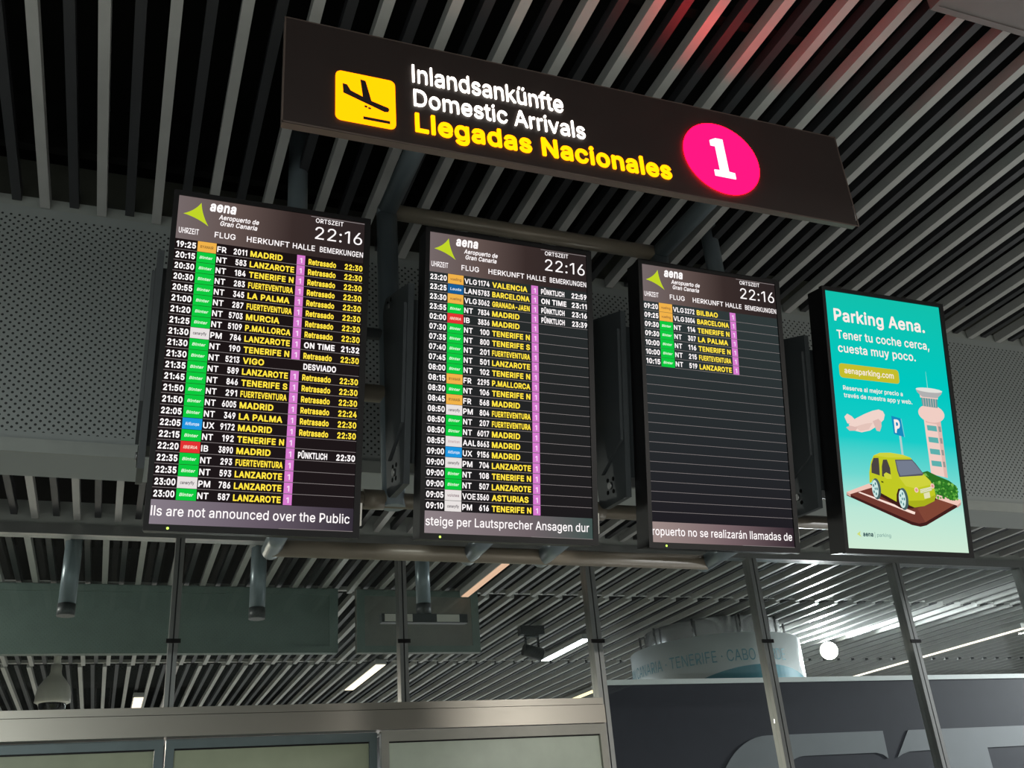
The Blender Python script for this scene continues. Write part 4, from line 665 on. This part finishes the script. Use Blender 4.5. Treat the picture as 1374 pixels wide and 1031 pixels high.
def sign_text(name, t, x0, x1, base, cap, mat, bold):
    full = glyphs(t, bold)[0]; lo = min(v[0] for v in full); k = (x1 - x0) / (max(v[0] for v in full) - lo); done = ''
    for wd in t.split(' '):
        V = glyphs(done + wd, bold)[0]; P0 = glyphs(done, bold)[0]; V = V[len(P0):]
        a = min(v[0] for v in V); b = max(v[0] for v in V)
        g = G(); text(g, wd, x0 + (a - lo) * k - 1.3, base - 1.91, cap, mat, 0, width=(b - a) * k, bold=bold, thick=D); to_sign(g.build(name, sg)); done += wd + ' '

sign_text('german_lettering', 'Inlandsankünfte', .684, 1.189, 2.154, .068, WT, .0)
sign_text('english_lettering', 'Domestic Arrivals', .686, 1.257, 2.0615, .063, WT, .0)
sign_text('spanish_lettering', 'Llegadas Nacionales', .687, 1.560, 1.964, .066, YT, .02)
g = G(); g.prism(S(arc(1.774, 2.0945, .148, .148, n=64)), 0, D, PK); pd = to_sign(g.build('number_disc', sg))
g = G(); g.prism(S([(1.731, 2.012), (1.812, 2.012), (1.812, 2.036), (1.789, 2.038), (1.789, 2.176), (1.760, 2.176), (1.736, 2.163), (1.736, 2.141), (1.754, 2.141), (1.754, 2.038), (1.731, 2.036)]), D, D + .003, PKW); g.build('numeral', pd)

# ================================================================== tube frame carrying sign and screens
YF = 3.06
fr = thing('support_frame', 'grey steel tube frame carrying the flight screens and the overhead sign', 'frame', (1.25, YF, EYE + .9))
def ft(name, segs, mat, balls=()):
    g = G()
    for a, b, r in segs: g.tube((a[0] - 1.25, a[1] - YF, a[2] - .9), (b[0] - 1.25, b[1] - YF, b[2] - .9), r, mat)
    for c, r in balls: g.ball((c[0] - 1.25, c[1] - YF, c[2] - .9), r, mat)
    return g.build(name, fr)
ft('top_rail', [((.826, YF, 2.305), (2.03, YF, 2.305), .032)], RAILM)
for x in (.826, 2.03):
    ft('sign_arm', [((x, YF, 2.305), (x, YS + .028, 2.27), .037)], TUBE, [((x, YF, 2.305), .0385)])
    ft('upright', [((x, YF, 2.29), (x, YF, 1.09), .040)], TUBE, [((x, YF, 2.29), .041)])
for x in (.495, 2.375): ft('hanger_post', [((x, YF + .085, 1.10), (x, YF + .085, ZC1 + .55), .038)], TUBE)
ft('mid_rail', [((.2, YF, 1.75), (2.9, YF, 1.75), .022)], BRACK); ft('mid_rail', [((.2, YF, 1.51), (2.9, YF, 1.51), .032)], RAILM)
ft('lower_rail', [((.2, YF, 1.115), (2.95, YF, 1.115), .027)], RAILM)
ft('bottom_rail', [((.43, YF, .936), (2.02, YF, .936), .027)], RAILM)
for x in (.43, 1.09, 1.36, 2.02): ft('rail_stub', [((x, YF + .03, .938), (x, 2.83, .948), .030)], TUBE, [((x, YF + .03, .938), .030)])
for x in (.76, 1.58): ft('rail_coupler', [((x - .04, YF, 1.115), (x + .03, YF, 1.115), .034)], RAILM)

# ================================================================== things beyond the glass
def pole(x, y, zt, zb_, label, plates=False):
    t = thing('hanging_pole', label, 'pole', (x, y, EYE + zb_), 'poles hanging beyond the glass')
    g = G(); h = zt - zb_; g.tube((0, 0, .07), (0, 0, h), .05, TUBE); g.build('tube', t)
    g = G(); g.tube((0, 0, 0), (0, 0, .07), .052, BRACK); g.build('end_cap', t)
    if plates:
        g = G(); g.box(-.3, .3, -.03, .03, -.06, -.001, BRACK); g.box(-.28, -.09, -.035, -.031, -.055, -.006, WHITE); g.box(.08, .24, -.035, -.031, -.055, -.006, WHITE); b = g.build('crossbar', t); b['label'] = 'short crossbar with two pale plates'
pole(-.30, 6.4, ZC2 + .1, 1.50, 'grey tube hanging beyond the glass, leftmost above the white camera')
pole(.815, 6.4, ZC2 + .1, 1.49, 'grey tube hanging beyond the glass below the leftmost flight screen')
pole(1.92, 6.4, ZC2 + .1, 1.53, 'grey tube beyond the glass ending in crossbar with pale plates', True)
def hpanel(x0, x1, label, m, fr_):
    t = thing('hanging_board', label, 'panel', ((x0 + x1) / 2, 7.4, EYE + 1.47), 'grey panels hung beyond the glass'); w2 = (x1 - x0) / 2
    g = G(); g.box(-w2, w2, -.03, .03, 0, ZC2 - 1.47 - .002, m); g.build('board', t)
    g = G()
    for b in ((-w2, -w2 + .06, 0, .475), (w2 - .06, w2, 0, .475), (-w2 + .06, w2 - .06, 0, .05), (-w2 + .06, w2 - .06, .43, .475)): g.box(b[0], b[1], -.04, -.0301, b[2], b[3], fr_)
    g.build('frame', t)
hpanel(-2.6, 1.535, 'long dark grey green board hung under the ceiling beyond the left glass bays', PANEL, PANEL)
hpanel(1.68, 2.66, 'short grey board hung under the ceiling behind the crossbar', PANEL2, PANEL)

# dome camera
dc = thing('dome_camera', 'white dome security camera hanging beyond the glass at lower left', 'security camera', (-.47, 9.6, EYE + 1.43))
g = G(); g.lathe([(.001, .40), (.045, .39), (.045, .33), (.055, .30), (.09, .26), (.125, .21), (.14, .15), (.142, .10), (.145, .075), (.12, .062), (.001, .062)], WHITE); g.build('housing', dc)
g = G(); g.lathe([(.11, .062), (.108, .03), (.085, -.01), (.05, -.035), (.001, -.045)], SMOKE); g.build('dome', dc)
g = G(); g.tube((0, 0, .39), (0, 0, ZC2 - 1.43), .03, WHITE); g.build('drop_tube', dc)

# linear lamps between the slats
def lamp(x, y0, y1, wd, k, col, label):
    t = thing('linear_lamp', label, 'lamp', (x, (y0 + y1) / 2, EYE + ZC2 - .052), 'linear ceiling lamps beyond the glass'); h = (y1 - y0) / 2
    g = G(); g.box(-wd - .008, wd + .008, -h, h, 0, .05, SLAT_L); g.build('housing', t)
    g = G(); g.box(-wd, wd, -h + .01, h - .01, -.006, -.0001, emit(col, k)); g.build('diffuser', t)
lamp(2.545, 6.40, 7.35, .028, 1.1, (236, 190, 160), 'short warm linear ceiling lamp above the crossbar, beyond the glass')
lamp(2.56, 10.13, 11.66, .05, 2.0, (250, 232, 205), 'warm white linear ceiling lamp beyond the glass below the short grey board')
lamp(.28, 11.9, 13.2, .05, 2.0, (250, 226, 200), 'small looking linear ceiling lamp beyond the glass right of the white camera')
lamp(4.34, 8.9, 10.0, .045, 14, (240, 248, 255), 'cool white linear ceiling lamp beyond the glass right of the black spotlight')
lamp(5.90, 12.0, 13.05, .05, 2.0, (255, 236, 180), 'yellowish linear ceiling lamp beyond the glass just above the header end')
lamp(9.50, 8.3, 11.5, .04, 2.2, (255, 238, 220), 'long linear ceiling lamp over the dark hoarding at far right')

# bright floodlight and dark spotlight
fl = thing('floodlight', 'dazzling white floodlight hanging under the ceiling above the dark hoarding', 'lamp', (7.64, 9.4, EYE + 1.87))
dv = Vector((-.62, -.78, -.1)).normalized()
g = G(); g.tube((0, 0, 0), dv * .12, .08, BRACK, 24, .10); g.build('body', fl)
g = G(); g.tube(dv * .121, dv * .128, .096, emit((255, 252, 240), 40), 24); g.build('lens', fl)
g = G(); g.tube((0, 0, 0), (0, 0, ZC2 - 1.87), .012, BRACK); g.build('stem', fl)
pl = bpy.data.lights.new('floodlight_beam', 'SPOT'); pl.energy = 900; pl.spot_size = math.radians(165); pl.spot_blend = .6; pl.shadow_soft_size = .08; pl.color = (.95, .98, 1)
po = bpy.data.objects.new('floodlight_beam', pl); C.objects.link(po); po.parent = fl; po.location = dv * .16; po.rotation_euler = dv.to_track_quat('-Z', 'Y').to_euler()
sp = thing('track_spotlight', 'small black spotlight on a ceiling mount beyond the glass', 'spotlight', (3.62, 8.6, EYE + 1.72))
g = G(); g.tube((-.09, 0, .02), (.09, 0, -.03), .055, BLACKP, 20, .06); g.build('can', sp)
g = G(); g.box(-.07, -.055, -.01, .01, 0, .13, BLACKP); g.box(.055, .07, -.01, .01, 0, .13, BLACKP); g.box(-.07, .07, -.012, .012, .13, .15, BLACKP); g.build('yoke', sp)
g = G(); g.box(-.12, .12, -.04, .04, .15, ZC2 - 1.72 - .001, BLACKP); g.build('mount_box', sp)

# dark hoarding with big letters
K = .9375; YH = 7.5
hb = thing('hoarding', 'dark slate hoarding with white top edge and huge grey letters', 'hoarding', (6.5, YH, EYE - EYE))
def HX(pts): return [(a * K - 6.5, b * K + EYE) for a, b in pts]
g = G(); g.box(3.79 - 6.5, 12 - 6.5, 0, .08, 0, 1.312 * K + EYE, HOARD); g.build('board', hb)
g = G(); g.box(3.79 - 6.5, 12 - 6.5, -.01, .085, 1.306 * K + EYE, 1.350 * K + EYE, HOARDW); g.build('top_edge', hb)
def upright(o): o.rotation_euler = (math.pi / 2, 0, 0); return o
g = G(); g.prism(HX(arc(5.62, .05, .68, .788, 180, 90, 16) + [ (6.929, .838), (6.925, .59), (6.87, .625), (6.80, .645), (5.98, .648)] + arc(5.98, .40, .28, .248, 90, 180, 8) + [(5.70, .05)]), .002, .006, HOARDL); upright(g.build('letter', hb))
g = G(); g.prism(HX([(7.236, .835), (9.30, .835), (9.50, .60), (9.42, .63), (9.30, .642), (8.175, .642), (8.175, -.6), (7.56, -.6), (7.56, .645), (7.20, .642), (7.10, .62), (7.035, .592)]), .002, .006, HOARDL); upright(g.build('letter', hb))

# round kiosk sign
KC = (5.68, 8.75); KR = .85; KT = 1.76
kk = thing('round_kiosk', 'round white kiosk top lettered with island names behind the hoarding', 'kiosk', (KC[0], KC[1], 0))
def ring(g, r0, z0, z1, m, a0=0, a1=360, n=64, th=.0):
    vs = []; k = n if a1 - a0 == 360 else n + 1
    for i in range(k):
        a = math.radians(a0 + (a1 - a0) * i / n); vs += [(r0 * math.cos(a), r0 * math.sin(a), z0), (r0 * math.cos(a), r0 * math.sin(a), z1)]
    fs = [(2 * i, 2 * ((i + 1) % k), 2 * ((i + 1) % k) + 1, 2 * i + 1) for i in range(n)]; g.add(vs, fs, m, True)
g = G(); ring(g, KR, .9 + EYE, KT + EYE, KIOSK); ring(g, KR - .03, .9 + EYE, KT + EYE, KIOSK)
for z in (.9, KT):
    vs = []; n = 64
    for i in range(n):
        a = 2 * math.pi * i / n; vs += [(KR * math.cos(a), KR * math.sin(a), z + EYE), ((KR - .03) * math.cos(a), (KR - .03) * math.sin(a), z + EYE)]
    g.add(vs, [(2 * i, 2 * ((i + 1) % n), 2 * ((i + 1) % n) + 1, 2 * i + 1) for i in range(n)], KIOSK)
g.build('sign_band', kk)
g = G(); g.lathe([(.62, -EYE + 0), (.62, .95)], WHITE, (0, 0, EYE), 48); g.build('body', kk)
g = G(); ring(g, KR - .16, KT - .15 + EYE, ZC2 - .003 + EYE, CHROME); g.build('upper_drum', kk)
g = G()
for i in range(10):
    a = math.radians(36 * i + 8); g.tube(((KR - .12) * math.cos(a), (KR - .12) * math.sin(a), KT - .1 + EYE), ((KR - .12) * math.cos(a), (KR - .12) * math.sin(a), ZC2 - .004 + EYE), .012, CHROME, 8)
g.build('struts', kk)
def wrap(g, txt, h, z, mat, ang_c, ang_w, r, bold=.0):
    vs, fs = glyphs(txt, bold, 0, 4); x0 = min(v[0] for v in vs); x1 = max(v[0] for v in vs); s = h / CAP
    out = []
    for vx, vy in vs:
        a = ang_c + ((vx - x0) / (x1 - x0) - .5) * ang_w; out.append((r * math.cos(a), r * math.sin(a), z + vy * s + EYE))
    g.add(out, fs, mat)
g = G(); wrap(g, 'GRAN CANARIA · TENERIFE · CABO VERDE', .105, 1.50, KTXT, math.radians(218.5), math.radians(137), KR + .004, .0); g.build('lettering', kk)
g = G(); vs = []; n = 30
for i in range(n + 1):
    t = i / n; a = math.radians(218 + 110 * t); vs += [((KR + .003) * math.cos(a), (KR + .003) * math.sin(a), 1.2 + EYE), ((KR + .003) * math.cos(a), (KR + .003) * math.sin(a), 1.31 + .15 * math.sin(math.pi * min(1, t * 1.1)) ** .8 + EYE)]
g.add(vs, [(2 * i, 2 * i + 2, 2 * i + 3, 2 * i + 1) for i in range(n)], KTEAL); g.build('teal_wave', kk)

# ceiling fixture at the top right
cf = thing('ceiling_fixture', 'flat grey translucent fixture under the slats at top right corner', 'ceiling fixture', (2.26, 1.2, EYE + 2.35))
g = G(); g.box(0, 1.6, -.4, .4, 0, .03, FIXT); g.build('panel', cf)
g = G(); g.box(-.015, 1.6, .4, .42, -.005, .05, FIXT); g.box(-.015, 0, -.4, .4, -.005, .05, FIXT)
for x in (.1, 1.4): g.tube((x, .3, .03), (x, .3, ZC1 - 2.35 + .01), .006, BOLT, 8)
g.build('edge_frame', cf)
